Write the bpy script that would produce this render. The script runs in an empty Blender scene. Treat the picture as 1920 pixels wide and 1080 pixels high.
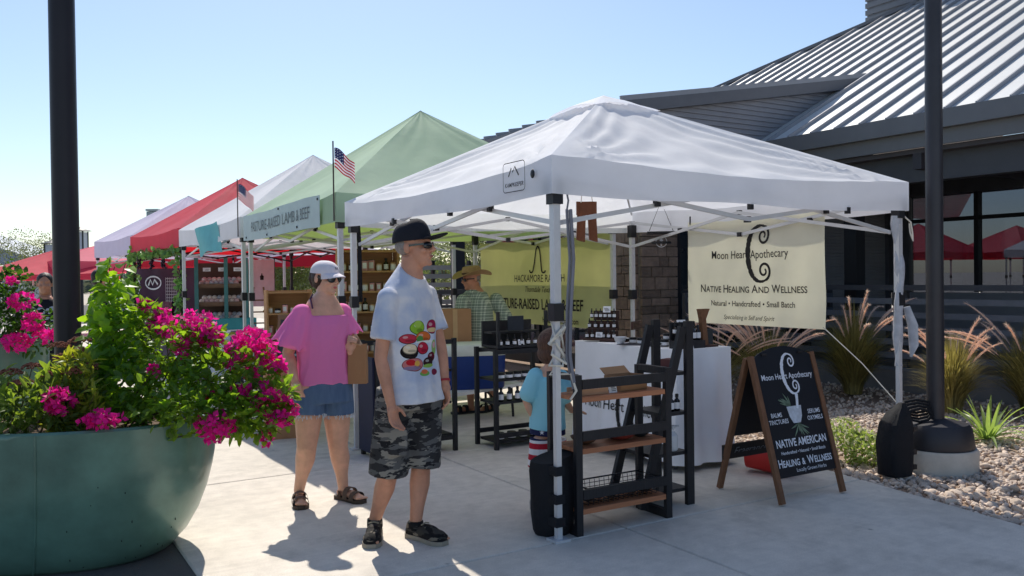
import bpy, math, random
from mathutils import Vector, Matrix, noise, Euler
R = math.radians
random.seed(7)
sc = bpy.context.scene
col = sc.collection

# ---------------------------------------------------------------- camera, sky, sun, exposure
EYE, PITCH, ROLL, FPX = 1.5, 0.0125, 0.0125, 1600.0
cam_d = bpy.data.cameras.new('camera'); cam = bpy.data.objects.new('camera', cam_d); col.objects.link(cam)
cam_d.sensor_width = 36.0; cam_d.lens = 36.0 * FPX / 1920.0; cam_d.clip_end = 3000; cam_d.clip_start = 0.05
CAMROT = Matrix.Rotation(math.pi/2 - PITCH, 3, 'X') @ Matrix.Rotation(-ROLL, 3, 'Z')
cam.location = (0, 0, EYE); cam.rotation_euler = CAMROT.to_euler()
sc.camera = cam
SUNV = Vector((0.17, -0.82, -1.0))                      # the way sunlight travels
SUN_EL = math.atan2(1.0, math.hypot(SUNV.x, SUNV.y))
wd = bpy.data.worlds.new('World'); sc.world = wd; wd.use_nodes = True
wn = wd.node_tree.nodes; wl = wd.node_tree.links
sky = wn.new('ShaderNodeTexSky'); sky.sky_type = 'NISHITA'; sky.sun_disc = False
sky.sun_elevation = SUN_EL; sky.sun_rotation = math.atan2(-SUNV.x, -SUNV.y)
sky.air_density = 1.0; sky.dust_density = 0.7; sky.ozone_density = 2.2; sky.altitude = 200
bgn = wn['Background']; bgn.inputs['Strength'].default_value = 0.073
wl.new(sky.outputs['Color'], bgn.inputs['Color'])
sun_d = bpy.data.lights.new('sun', 'SUN'); sun_d.energy = 2.45; sun_d.angle = R(0.53); sun_d.color = (1.0, 0.93, 0.82)
sun = bpy.data.objects.new('sun', sun_d); col.objects.link(sun)
sun.rotation_euler = SUNV.to_track_quat('-Z', 'Y').to_euler(); sun.location = (-10, 40, 60)
sc.view_settings.view_transform = 'Standard'; sc.view_settings.look = 'None'
sc.view_settings.gamma = 1.0; sc.view_settings.exposure = 0.96
sc.cycles.max_bounces = 8; sc.cycles.diffuse_bounces = 4; sc.cycles.transparent_max_bounces = 12

# ---------------------------------------------------------------- frames
TH = R(31.4)                                             # the row of stalls and the hall run this way
E1 = Vector((math.cos(TH), math.sin(TH), 0)); E2 = Vector((-math.sin(TH), math.cos(TH), 0))
FC = Vector((0.24, 4.80, 0))                             # near corner of the first canopy
def W(u, v, z=0.0): return FC + E1*u + E2*v + Vector((0, 0, z))
def P(px, py, Y):                                        # the point seen at a photo pixel, Y metres away
    d = CAMROT @ Vector(((px-960)/FPX, (540-py)/FPX, -1.0))
    return Vector((0, 0, EYE)) + d * (Y / d.y)
def G(px, py):                                           # the ground under a photo pixel
    d = CAMROT @ Vector(((px-960)/FPX, (540-py)/FPX, -1.0))
    return Vector((0, 0, EYE)) + d * (-EYE / d.z)

# ---------------------------------------------------------------- materials
def S(r, g, b):
    f = lambda c: (c/255/12.92) if c/255 <= 0.04045 else ((c/255+0.055)/1.055)**2.4
    return (f(r), f(g), f(b))
MATS = {}
def nt(name):
    m = bpy.data.materials.new(name); m.use_nodes = True
    t = m.node_tree; return m, t.nodes, t.links, t.nodes['Principled BSDF']
def mat(name, c, rough=0.6, metal=0.0, var=0.12, scale=6.0, bump=0.0, bscale=60.0, trans=0.0, isl=0.0, spec=0.4, tcol=None, obr=0.0, stretch=None, coat=0.0):
    if name in MATS: return MATS[name]
    m, n, l, b = nt(name)
    b.inputs['Roughness'].default_value = rough; b.inputs['Metallic'].default_value = metal
    b.inputs['Specular IOR Level'].default_value = spec
    if coat: b.inputs['Coat Weight'].default_value = coat; b.inputs['Coat Roughness'].default_value = 0.12
    tc = n.new('ShaderNodeTexCoord'); vec = tc.outputs['Object']
    if stretch:
        mp = n.new('ShaderNodeMapping'); mp.inputs['Scale'].default_value = stretch; l.new(vec, mp.inputs['Vector']); vec = mp.outputs[0]
    nz = n.new('ShaderNodeTexNoise'); nz.inputs['Scale'].default_value = scale; nz.inputs['Detail'].default_value = 6; nz.inputs['Roughness'].default_value = 0.62
    l.new(vec, nz.inputs['Vector'])
    mr = n.new('ShaderNodeMapRange'); mr.inputs[1].default_value = 0.25; mr.inputs[2].default_value = 0.75
    mr.inputs[3].default_value = 1-var; mr.inputs[4].default_value = 1+var; l.new(nz.outputs[0], mr.inputs[0]); val = mr.outputs[0]
    if isl or obr:
        if isl: src = n.new('ShaderNodeNewGeometry').outputs['Random Per Island']
        else: src = n.new('ShaderNodeObjectInfo').outputs['Random']
        m2 = n.new('ShaderNodeMapRange'); k = isl or obr; m2.inputs[3].default_value = 1-k; m2.inputs[4].default_value = 1+k; l.new(src, m2.inputs[0])
        mm = n.new('ShaderNodeMath'); mm.operation = 'MULTIPLY'; l.new(val, mm.inputs[0]); l.new(m2.outputs[0], mm.inputs[1]); val = mm.outputs[0]
    vm = n.new('ShaderNodeVectorMath'); vm.operation = 'SCALE'; vm.inputs[0].default_value = c[:3]; l.new(val, vm.inputs['Scale'])
    l.new(vm.outputs[0], b.inputs['Base Color'])
    if bump:
        nb = n.new('ShaderNodeTexNoise'); nb.inputs['Scale'].default_value = bscale; nb.inputs['Detail'].default_value = 5; l.new(vec, nb.inputs['Vector'])
        bp = n.new('ShaderNodeBump'); bp.inputs['Strength'].default_value = bump; bp.inputs['Distance'].default_value = 0.02
        l.new(nb.outputs[0], bp.inputs['Height']); l.new(bp.outputs[0], b.inputs['Normal'])
    if trans:
        tr = n.new('ShaderNodeBsdfTranslucent'); mx = n.new('ShaderNodeMixShader'); mx.inputs[0].default_value = trans
        if tcol:
            vt = n.new('ShaderNodeVectorMath'); vt.operation = 'SCALE'; vt.inputs[0].default_value = tcol; l.new(val, vt.inputs['Scale']); l.new(vt.outputs[0], tr.inputs[0])
        else: l.new(vm.outputs[0], tr.inputs[0])
        l.new(b.outputs[0], mx.inputs[1]); l.new(tr.outputs[0], mx.inputs[2]); l.new(mx.outputs[0], n['Material Output'].inputs['Surface'])
    MATS[name] = m; return m

# ---------------------------------------------------------------- mesh builder
class MB:
    def __init__(s): s.v = []; s.f = []; s.mi = []; s.cur = 0; s.M = Matrix.Identity(4)
    def add(s, vs, fs):
        o = len(s.v); s.v += [s.M @ Vector(p) for p in vs]
        for f in fs: s.f.append([i+o for i in f]); s.mi.append(s.cur)
    def box(s, c, d, rz=0.0, A=None):
        x, y, z = d[0]/2, d[1]/2, d[2]/2; c = Vector(c)
        A = A or Matrix.Rotation(rz, 3, 'Z')
        vs = [c + A @ Vector((sx*x, sy*y, sz*z)) for sz in (-1, 1) for sy in (-1, 1) for sx in (-1, 1)]
        s.add(vs, [(0,2,3,1), (4,5,7,6), (0,1,5,4), (2,6,7,3), (0,4,6,2), (1,3,7,5)])
    def bar(s, a, b, w, h, up=(0, 0, 1)):
        a = Vector(a); b = Vector(b); d = (b-a); L = d.length; d = d/L; up = Vector(up)
        if abs(d.dot(up)) > 0.98: up = Vector((0, 1, 0))
        x = d.cross(up).normalized(); z = x.cross(d).normalized()
        A = Matrix((x, d, z)).transposed(); s.box((a+b)/2, (w, L, h), A=A)
    def tube(s, pts, r, n=8, cap=True):
        pts = [Vector(p) for p in pts]; k = len(pts)
        rs = r if isinstance(r, (list, tuple)) else [r]*k
        vs = []; x = None
        for i in range(k):
            d = (pts[min(i+1, k-1)] - pts[max(i-1, 0)])
            d = d.normalized() if d.length > 1e-9 else Vector((0, 0, 1))
            if x is None:
                x = d.cross(Vector((0, 0, 1)) if abs(d.z) < 0.9 else Vector((0, 1, 0))).normalized()
            else:
                x = (x - d*x.dot(d)); x = x.normalized() if x.length > 1e-6 else d.orthogonal().normalized()
            y = d.cross(x)
            rr = rs[i] if isinstance(rs[i], (list, tuple)) else (rs[i], rs[i])
            for j in range(n):
                a = 2*math.pi*j/n; vs.append(pts[i] + x*math.cos(a)*rr[0] + y*math.sin(a)*rr[1])
        fs = [(i*n+j, i*n+(j+1) % n, (i+1)*n+(j+1) % n, (i+1)*n+j) for i in range(k-1) for j in range(n)]
        if cap: fs += [tuple(range(n-1, -1, -1)), tuple(range((k-1)*n, k*n))]
        s.add(vs, fs)
    def lathe(s, prof, n=24, c=(0, 0, 0), sx=1.0, sy=1.0, cap=True, pw=None):
        vs = []; c = Vector(c)
        for r, z in prof:
            for j in range(n):
                a = 2*math.pi*j/n; ca, sa = math.cos(a), math.sin(a)
                if pw: ca = math.copysign(abs(ca)**pw, ca); sa = math.copysign(abs(sa)**pw, sa)
                vs.append(c + Vector((r*ca*sx, r*sa*sy, z)))
        k = len(prof)
        fs = [(i*n+j, i*n+(j+1) % n, (i+1)*n+(j+1) % n, (i+1)*n+j) for i in range(k-1) for j in range(n)]
        if cap: fs += [tuple(range(n-1, -1, -1)), tuple(range((k-1)*n, k*n))]
        s.add(vs, fs)
    def ell(s, c, r, n=12, A=None):
        c = Vector(c); A = A or Matrix.Identity(3); m = max(6, n*2//3); vs = []; 
        for i in range(1, m):
            t = math.pi*i/m
            for j in range(n):
                a = 2*math.pi*j/n; vs.append(c + A @ Vector((r[0]*math.sin(t)*math.cos(a), r[1]*math.sin(t)*math.sin(a), r[2]*math.cos(t))))
        k = m-1
        fs = [(i*n+j, (i+1)*n+j, (i+1)*n+(j+1) % n, i*n+(j+1) % n) for i in range(k-1) for j in range(n)]
        vs += [c + A @ Vector((0, 0, r[2])), c - A @ Vector((0, 0, r[2]))]; T = k*n
        fs += [(T, j, (j+1) % n) for j in range(n)] + [(T+1, (k-1)*n+(j+1) % n, (k-1)*n+j) for j in range(n)]
        s.add(vs, fs)
    def cap(s, pts, rs, n=10):                            # rounded tapered chain
        s.tube(pts, rs, n)
        for p, r in ((pts[0], rs[0]), (pts[-1], rs[-1])):
            q = r if not isinstance(r, (list, tuple)) else max(r)
            s.ell(p, (q, q, q), n)
    def grid(s, fn, nu, nv, closed=False):
        vs = [fn(i/nu, j/nv) for j in range(nv+1) for i in range(nu+1)]
        s.add(vs, [(j*(nu+1)+i, j*(nu+1)+i+1, (j+1)*(nu+1)+i+1, (j+1)*(nu+1)+i) for j in range(nv) for i in range(nu)])
    def slab(s, fn, nu, nv, off):                         # grid with thickness (off = vector or function)
        o = off if callable(off) else (lambda a, b: Vector(off))
        a = [Vector(fn(i/nu, j/nv)) for j in range(nv+1) for i in range(nu+1)]
        b = [Vector(fn(i/nu, j/nv)) + o(i/nu, j/nv) for j in range(nv+1) for i in range(nu+1)]
        N = len(a); q = lambda j, i: j*(nu+1)+i
        fs = []
        for j in range(nv):
            for i in range(nu):
                fs.append((q(j, i), q(j, i+1), q(j+1, i+1), q(j+1, i))); fs.append((N+q(j+1, i), N+q(j+1, i+1), N+q(j, i+1), N+q(j, i)))
        for i in range(nu):
            fs.append((q(0, i+1), q(0, i), N+q(0, i), N+q(0, i+1))); fs.append((q(nv, i), q(nv, i+1), N+q(nv, i+1), N+q(nv, i)))
        for j in range(nv):
            fs.append((q(j, 0), q(j+1, 0), N+q(j+1, 0), N+q(j, 0))); fs.append((q(j+1, nu), q(j, nu), N+q(j, nu), N+q(j+1, nu)))
        s.add(a+b, fs)
    def prism(s, poly, z0, z1):
        k = len(poly); vs = [(p[0], p[1], z0) for p in poly] + [(p[0], p[1], z1) for p in poly]
        s.add(vs, [tuple(range(k-1, -1, -1)), tuple(range(k, 2*k))] + [(i, (i+1) % k, k+(i+1) % k, k+i) for i in range(k)])
    def mesh(s, name, mats, smooth=True):
        me = bpy.data.meshes.new(name); me.from_pydata([tuple(p) for p in s.v], [], s.f)
        for m in (mats if isinstance(mats, (list, tuple)) else [mats]): me.materials.append(m)
        if max(s.mi or [0]): me.polygons.foreach_set('material_index', s.mi)
        me.update()
        if smooth:
            me.polygons.foreach_set('use_smooth', [True]*len(me.polygons))
            try: me.set_sharp_from_angle(angle=R(40))
            except Exception: pass
        return me
    def build(s, name, mats, parent=None, smooth=True, **kw):
        return place(name, s.mesh(name, mats, smooth), parent, **kw)
def place(name, me, parent=None, loc=None, rz=None, label=None, cat=None, group=None, kind=None, rot=None, scale=None):
    o = bpy.data.objects.new(name, me); col.objects.link(o)
    if parent: o.parent = parent
    if loc is not None: o.location = loc
    if rz is not None: o.rotation_euler = (0, 0, rz)
    if rot is not None: o.rotation_euler = rot
    if scale is not None: o.scale = scale
    tag(o, label, cat, group, kind); return o
ORD = ('first', 'second', 'third', 'fourth', 'fifth', 'sixth', 'seventh', 'eighth', 'ninth', 'tenth')
def tag(o, label=None, cat=None, group=None, kind=None):
    if label: o['label'] = label
    if cat: o['category'] = cat
    if group: o['group'] = group
    if kind: o['kind'] = kind
    return o
def thing(name, label, cat, loc=(0, 0, 0), rz=0.0, group=None):
    return place(name, None, None, loc=loc, rz=rz, label=label, cat=cat, group=group)
def dup(root, loc, rz=None, label=None, group=None):
    r = root.copy(); col.objects.link(r); r.location = loc
    if rz is not None: r.rotation_euler = (0, 0, rz)
    if label: r['label'] = label
    if group: r['group'] = group
    for ch in list(root.children):
        c = ch.copy(); col.objects.link(c); c.parent = r
        for g in list(ch.children):
            d = g.copy(); col.objects.link(d); d.parent = c
    return r
def part(name, m, parent, fn, smooth=True, **kw):
    b = MB(); fn(b); return b.build(name, m, parent, smooth, **kw)
def boxp(name, m, parent, c, d, rz=0.0, **kw):
    b = MB(); b.box(c, d, rz); return b.build(name, m, parent, False, **kw)
def bake(o):                                              # apply the object's modifiers for good
    dg = bpy.context.evaluated_depsgraph_get(); dg.update()
    me = bpy.data.meshes.new_from_object(o.evaluated_get(dg)); o.modifiers.clear(); old = o.data; o.data = me; bpy.data.meshes.remove(old); return o
def skin(o, vox, it=6, fac=0.5):                          # weld overlapping volumes into one continuous surface
    r = o.modifiers.new('r', 'REMESH'); r.mode = 'VOXEL'; r.voxel_size = vox; r.use_smooth_shade = True
    if it: k = o.modifiers.new('s', 'SMOOTH'); k.factor = fac; k.iterations = it
    bake(o); o.data.polygons.foreach_set('use_smooth', [True]*len(o.data.polygons)); return o
def text_mesh(txt, size, bold=0.0, align='CENTER', shear=0.0, sx=1.0, sp=1.0):
    c = bpy.data.curves.new('t', 'FONT'); c.body = txt; c.size = size; c.align_x = align; c.align_y = 'CENTER'
    c.offset = bold; c.shear = shear; c.space_character = sp; c.resolution_u = 3
    o = bpy.data.objects.new('t', c); col.objects.link(o)
    dg = bpy.context.evaluated_depsgraph_get(); dg.update()
    me = bpy.data.meshes.new_from_object(o.evaluated_get(dg)); bpy.data.objects.remove(o)
    for v in me.vertices: v.co.x *= sx
    me.name = 'lettering'; return me
def lettering(txt, size, m, parent, org, right, up, fn=None, fit=None, **kw):
    """flat print lying on a surface: org + right*x + up*y, pushed by fn"""
    me = text_mesh(txt, size, **kw)
    if fit:
        xs = [v.co.x for v in me.vertices]; k = fit/(max(xs)-min(xs))
        for v in me.vertices: v.co.x *= k
    org, right, up = Vector(org), Vector(right), Vector(up)
    for v in me.vertices:
        p = org + right*v.co.x + up*v.co.y
        v.co = fn(p) if fn else p
    me.materials.clear(); me.materials.append(m)
    return place('lettering', me, parent)
def ribbon(b, pts, ws, T):                                # flat stroke; pts 2-D, widths, T maps (x,y)->3-D
    k = len(pts); vs = []
    for i in range(k):
        a, c = pts[max(i-1, 0)], pts[min(i+1, k-1)]; dx, dy = c[0]-a[0], c[1]-a[1]; L = math.hypot(dx, dy) or 1
        nx, ny = -dy/L, dx/L; w = ws[i] if isinstance(ws, (list, tuple)) else ws
        vs += [T(pts[i][0]+nx*w/2, pts[i][1]+ny*w/2), T(pts[i][0]-nx*w/2, pts[i][1]-ny*w/2)]
    b.add(vs, [(2*i, 2*i+1, 2*i+3, 2*i+2) for i in range(k-1)])
def moon_mark(b, T, h, rough=1.0):                        # the crescent with two curled horns
    arc = []; N = 44; cx = .06*h; rx = .27*h
    for i in range(N+1):
        a = R(74) + R(212)*i/N; k = i/N
        arc.append((cx+math.cos(a)*rx, math.sin(a)*.46*h, (.034+.066*math.sin(math.pi*k)**1.3)*h*(1+.2*rough*math.sin(i*1.9)*math.sin(i*.7))))
    def horn(sg):                                         # curls inward from the end of the arc
        out = []; ex, ey = cx+math.cos(R(74))*rx, math.sin(R(74))*.46*h; r0 = .150*h; ccx, ccy = ex-.012*h, ey-r0*1.05
        for i in range(1, 30):
            t = i/29; a = R(86)-t*R(500); r = r0*(1-.80*t); out.append((ccx+math.cos(a)*r*.86, sg*(ccy+math.sin(a)*r*1.05), (.046-.016*t)*h))
        return out
    seq = list(reversed(horn(1)))+arc+horn(-1)
    ribbon(b, [(q[0], q[1]) for q in seq], [q[2] for q in seq], T)
def caps_line(txt, big, small, m, parent, org, right, up, fn=None, bold=.001, sx=.93):
    """one line in small capitals, centred on org"""
    runs = []; 
    for w in txt.split(' '):
        runs += [(w[0], big), (w[1:], small)] if len(w) > 1 else [(w, small if w == '&' else big)]
        runs.append((None, small*.30))
    runs = runs[:-1]; out = []; x = 0.0
    for t, sz in runs:
        if t is None: x += sz; continue
        if not t: continue
        me = text_mesh(t, sz, bold, 'LEFT', 0, sx); xs = [v.co.x for v in me.vertices]; ys = [v.co.y for v in me.vertices]; a = min(xs); yb = min(ys)
        for v in me.vertices: v.co.x += x-a; v.co.y += -yb-big*.36
        x += max(xs)-a+sz*.07; out.append(me)
    org, right, up = Vector(org), Vector(right), Vector(up)
    for me in out:
        for v in me.vertices:
            p = org+right*(v.co.x-x/2)+up*v.co.y; v.co = fn(p) if fn else p
        me.materials.clear(); me.materials.append(m); place('lettering', me, parent)
def disk(b, T, cx, cy, r, n=12):
    b.add([T(cx+r*math.cos(2*math.pi*i/n), cy+r*math.sin(2*math.pi*i/n)) for i in range(n)], [tuple(range(n))])
# ---------------------------------------------------------------- common materials
def concrete():
    m, n, l, b = nt('concrete'); b.inputs['Roughness'].default_value = .86; b.inputs['Specular IOR Level'].default_value = .3
    tc = n.new('ShaderNodeTexCoord'); v = tc.outputs['Object']; oi = n.new('ShaderNodeObjectInfo')
    def noi(s, d=5, st=None):
        q = n.new('ShaderNodeTexNoise'); q.inputs['Scale'].default_value = s; q.inputs['Detail'].default_value = d; q.inputs['Roughness'].default_value = .6
        k = n.new('ShaderNodeMapping'); k.inputs['Scale'].default_value = st or (1, 1, 1); l.new(v, k.inputs['Vector']); l.new(k.outputs[0], q.inputs['Vector']); return q.outputs[0]
    def rng(x, a, c, lo, hi):
        r = n.new('ShaderNodeMapRange'); r.inputs[1].default_value = a; r.inputs[2].default_value = c; r.inputs[3].default_value = lo; r.inputs[4].default_value = hi; l.new(x, r.inputs[0]); return r.outputs[0]
    def mul(x, y):
        k = n.new('ShaderNodeMath'); k.operation = 'MULTIPLY'; l.new(x, k.inputs[0]); l.new(y, k.inputs[1]); return k.outputs[0]
    f = mul(rng(noi(.7, 6), .3, .7, .82, 1.10), rng(noi(9, 7), .3, .7, .88, 1.08)); f = mul(f, rng(noi(140, 2), .3, .7, .88, 1.12)); f = mul(f, rng(noi(1, 5, (1.1, 26, 1)), .35, .65, .965, 1.03))
    f = mul(f, rng(oi.outputs['Random'], 0, 1, .97, 1.03)); f = mul(f, rng(noi(2.3, 8), .56, .70, 1.0, .78))
    vo = n.new('ShaderNodeTexVoronoi'); vo.inputs['Scale'].default_value = 2.6; l.new(v, vo.inputs['Vector']); f = mul(f, rng(vo.outputs['Distance'], .018, .05, .55, 1.0))
    vm = n.new('ShaderNodeVectorMath'); vm.operation = 'SCALE'; vm.inputs[0].default_value = S(218, 210, 198); l.new(f, vm.inputs['Scale']); l.new(vm.outputs[0], b.inputs['Base Color'])
    bp = n.new('ShaderNodeBump'); bp.inputs['Strength'].default_value = .18; bp.inputs['Distance'].default_value = .01; l.new(noi(1, 4, (60, 260, 1)), bp.inputs['Height']); l.new(bp.outputs[0], b.inputs['Normal']); return m
CONC = concrete()
DIRT = mat('pale_ground', S(190, 180, 166), 0.95, var=0.25, scale=2.0, bump=0.5, bscale=40)
ASPH = mat('asphalt', S(96, 94, 92), 0.9, var=0.2, scale=3, bump=0.4, bscale=120)
MULCH = mat('mulch', S(104, 84, 68), 0.95, var=0.4, scale=40, bump=0.9, bscale=90)
BLACKM = mat('black_metal', S(40, 41, 46), 0.45, 0.3, var=0.1, scale=9, bump=0.03)
POSTM = mat('post_paint', S(56, 56, 62), 0.38, 0.35, var=0.14, scale=5, bump=0.03, bscale=90)
DGREY = mat('dark_grey_metal', S(72, 74, 82), 0.5, 0.2, var=0.12, scale=4)
FASC = mat('fascia_metal', S(104, 106, 112), 0.45, 0.2, var=0.08, scale=3)
ROOFM = mat('roof_metal', S(214, 216, 216), 0.38, 0.15, var=0.07, scale=1.2, obr=0.04)
SEAMM = mat('roof_seam', S(150, 152, 158), 0.42, 0.2, var=0.07)
SIDING = mat('corrugated_siding', S(140, 142, 150), 0.5, 0.25, var=0.10, scale=3)
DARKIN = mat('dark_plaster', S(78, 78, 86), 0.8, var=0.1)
WHITEP = mat('white_metal', S(206, 208, 212), 0.4, 0.25, var=0.06, scale=10)
BLACKF = mat('black_fabric', S(22, 24, 30), 0.85, var=0.25, scale=14, bump=0.3, bscale=120)
BLACKW = mat('black_wood', S(34, 34, 38), 0.55, var=0.25, scale=12, bump=0.15, bscale=70, stretch=(1, 1, .2))
PINE = mat('pine_shelf', S(176, 116, 82), 0.6, var=0.25, scale=9, bump=0.1, stretch=(.3, 6, 6), obr=0.12)
OAK = mat('brown_wood', S(118, 82, 58), 0.6, var=0.28, scale=10, bump=0.12, stretch=(4, 4, .6))
DKWOOD = mat('dark_brown_wood', S(66, 42, 36), 0.6, var=0.25, scale=12)
CARD = mat('cardboard', S(170, 128, 92), 0.85, var=0.08, scale=8, obr=0.08)
STONEM = mat('stone', S(122, 104, 92), 0.9, var=0.3, scale=9, bump=0.5, bscale=30, obr=0.28)
GRAV = mat('river_gravel', S(206, 188, 172), 0.85, var=0.22, scale=14, bump=0.3, bscale=50, isl=0.28)
GRAVO = mat('river_stone', S(200, 182, 166), 0.85, var=0.25, scale=16, bump=0.3, bscale=50, obr=0.28)
INK = mat('black_ink', S(26, 25, 28), 0.7, var=0.05)
CHALK = mat('white_chalk', S(222, 226, 236), 0.8, var=0.12, scale=60)
WHITEL = mat('label_white', S(232, 232, 236), 0.6, var=0.05)
ROPE = mat('white_cord', S(214, 210, 200), 0.8, var=0.1)
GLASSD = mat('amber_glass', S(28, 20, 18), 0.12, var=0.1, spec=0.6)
SILVER = mat('grey_vinyl', S(176, 180, 190), 0.35, var=0.2, scale=16, bump=0.25, bscale=22)

# ---------------------------------------------------------------- ground
def clip(poly, nx, ny, d):                               # keep nx*u+ny*v <= d
    out = []
    for i in range(len(poly)):
        a, b = poly[i], poly[(i+1) % len(poly)]; da, db = nx*a[0]+ny*a[1]-d, nx*b[0]+ny*b[1]-d
        if da <= 0: out.append(a)
        if da*db < 0:
            t = da/(da-db); out.append((a[0]+(b[0]-a[0])*t, a[1]+(b[1]-a[1])*t))
    return out
part('ground', DIRT, None, lambda b: b.add([(-900, -200, -.12), (900, -200, -.12), (900, 1500, -.12), (-900, 1500, -.12)], [(0, 1, 2, 3)]), kind='structure')
pave = place('pavement', None, None, loc=FC, rz=TH, kind='structure')
bpv = MB(); 
part('pavement_bed', ASPH, pave, lambda b: b.prism(clip([(-24, -6.2), (6, -6.2), (6, 60), (-24, 60)], 1, -.17, 2.66), -.10, -.014))
ug = [-22+3.0*k for k in range(0, 9)]; ug = [0.5+3.0*k for k in range(-7, 3)]; vg = [0.0+2.55*k for k in range(-3, 13)]
for i in range(len(ug)-1):
    for j in range(len(vg)-1):
        g = .006
        poly = [(ug[i]+g, vg[j]+g), (ug[i+1]-g, vg[j]+g), (ug[i+1]-g, vg[j+1]-g), (ug[i]+g, vg[j+1]-g)]
        if ug[i+1] > 2: poly = clip(poly, 1, -.17, 2.67)
        polys = [poly]
        if ug[i] < -1.83 and vg[j] < 3.0:                # the planting bed cuts in here
            polys = [clip(poly, -1, 0, 1.83)] if ug[i+1] > -1.83 and vg[j+1] <= 3.0 else ([clip(poly, 0, -1, -3.0)] if vg[j+1] > 3.0 and ug[i+1] <= -1.83 else ([clip(poly, -1, 0, 1.83), clip(clip(poly, 1, 0, -1.83), 0, -1, -3.0)] if vg[j+1] > 3.0 else []))
        for q in polys:
            if len(q) < 3: continue
            def slabf(b, q=q):
                k = len(q); cx = sum(p[0] for p in q)/k; cy = sum(p[1] for p in q)/k
                ins = [(p[0]+(cx-p[0])*.006, p[1]+(cy-p[1])*.006) for p in q]
                vs = [(p[0], p[1], -.1) for p in q] + [(p[0], p[1], -.006) for p in q] + [(p[0], p[1], 0) for p in ins]
                b.add(vs, [(a, (a+1) % k, k+(a+1) % k, k+a) for a in range(k)] + [(k+a, k+(a+1) % k, 2*k+(a+1) % k, 2*k+a) for a in range(k)] + [tuple(range(2*k, 3*k))])
            part('slab', CONC, pave, slabf, False)
part('planting_bed', MULCH, None, lambda b: b.prism([(-12, -6), (-1.835, -6), (-1.835, 2.995), (-12, 2.995)], -.10, -.03), False, loc=FC, rz=TH, kind='structure')
bm_ = MB()
for i in range(2600):
    u = -1.86 - random.random()**1.5*1.1; v = random.uniform(-1.6, 1.4); c = (u, v, -.022); a = random.random()*6.3
    bm_.box(c, (random.uniform(.01, .035), random.uniform(.005, .012), .006), A=Euler((random.uniform(-.5, .5), random.uniform(-.5, .5), a)).to_matrix())
bm_.build('mulch', mat('mulch_chip', S(118, 92, 74), 0.9, var=.2, isl=.45), None, False, loc=FC, rz=TH, kind='stuff', label='brown wood mulch beside the green planter')

gb = place('gravel_bed', None, None, loc=FC, rz=TH, kind='structure')
part('bed_floor', mat('gravel_floor', S(150, 128, 110), .95, var=.35, scale=30, bump=.9, bscale=60), gb,
     lambda b: b.prism(clip([(1, -8), (7.4, -8), (7.4, 12), (1, 12)], -1, .17, -2.68), -.10, -.035), False)
def stone_mesh(seed):
    b = MB(); b.ell((0, 0, 0), (1, 1, 1), 8); rnd = random.Random(seed); o = Vector((rnd.random()*50, 3, 1))
    b.v = [p*(1+.32*noise.noise(p*1.1+o)) for p in b.v]; return b
SM = [stone_mesh(i) for i in range(7)]
SME = [m.mesh('stone', GRAVO) for m in SM]
rnd = random.Random(11); cnt = 0
while cnt < 290:                                          # the stones one can pick out near the lamp footing
    v = rnd.uniform(-1.5, 1.0); u = 2.72+.17*v + rnd.random()**1.3*2.1
    if (W(u, v)-Vector((3.27, 6.6, 0))).length < .36 : continue
    s = rnd.uniform(.018, .040); place('stone', SME[cnt % 7], gb, loc=(u, v, -.035+s*.5), rot=(rnd.random()*.6, rnd.random()*.6, rnd.random()*6.3), scale=(s*1.25, s, s*.62)); cnt += 1
bg_ = MB()
for i in range(12500):
    if i < 6800: v = rnd.uniform(-3.2, 2.2); u = 2.70+.17*v + rnd.random()*3.2
    else: v = rnd.uniform(-3.5, 7); u = 2.72+.17*v + rnd.random()*(4.6-.17*v)
    if u > 7.3: continue
    s = rnd.uniform(.010, .026); m = SM[i % 7]
    A = Euler((rnd.random(), rnd.random(), rnd.random()*6.3)).to_matrix()
    bg_.add([A @ Vector((p.x*s*1.2, p.y*s, p.z*s*.65)) + Vector((u, v, -.03+s*.25)) for p in m.v], m.f) if i < 7200 else bg_.add([A @ Vector((q[0]*s*1.3, q[1]*s*1.1, q[2]*s*.8)) + Vector((u, v, -.03+s*.3)) for q in ((1,0,0),(-1,0,0),(0,1,0),(0,-1,0),(0,0,1),(0,0,-1))], [(0,2,4),(2,1,4),(1,3,4),(3,0,4),(2,0,5),(1,2,5),(3,1,5),(0,3,5)])
bg_.build('gravel', GRAV, None, True, loc=FC, rz=TH, kind='stuff', label='pale pinkish river gravel filling the bed by the hall')

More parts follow.
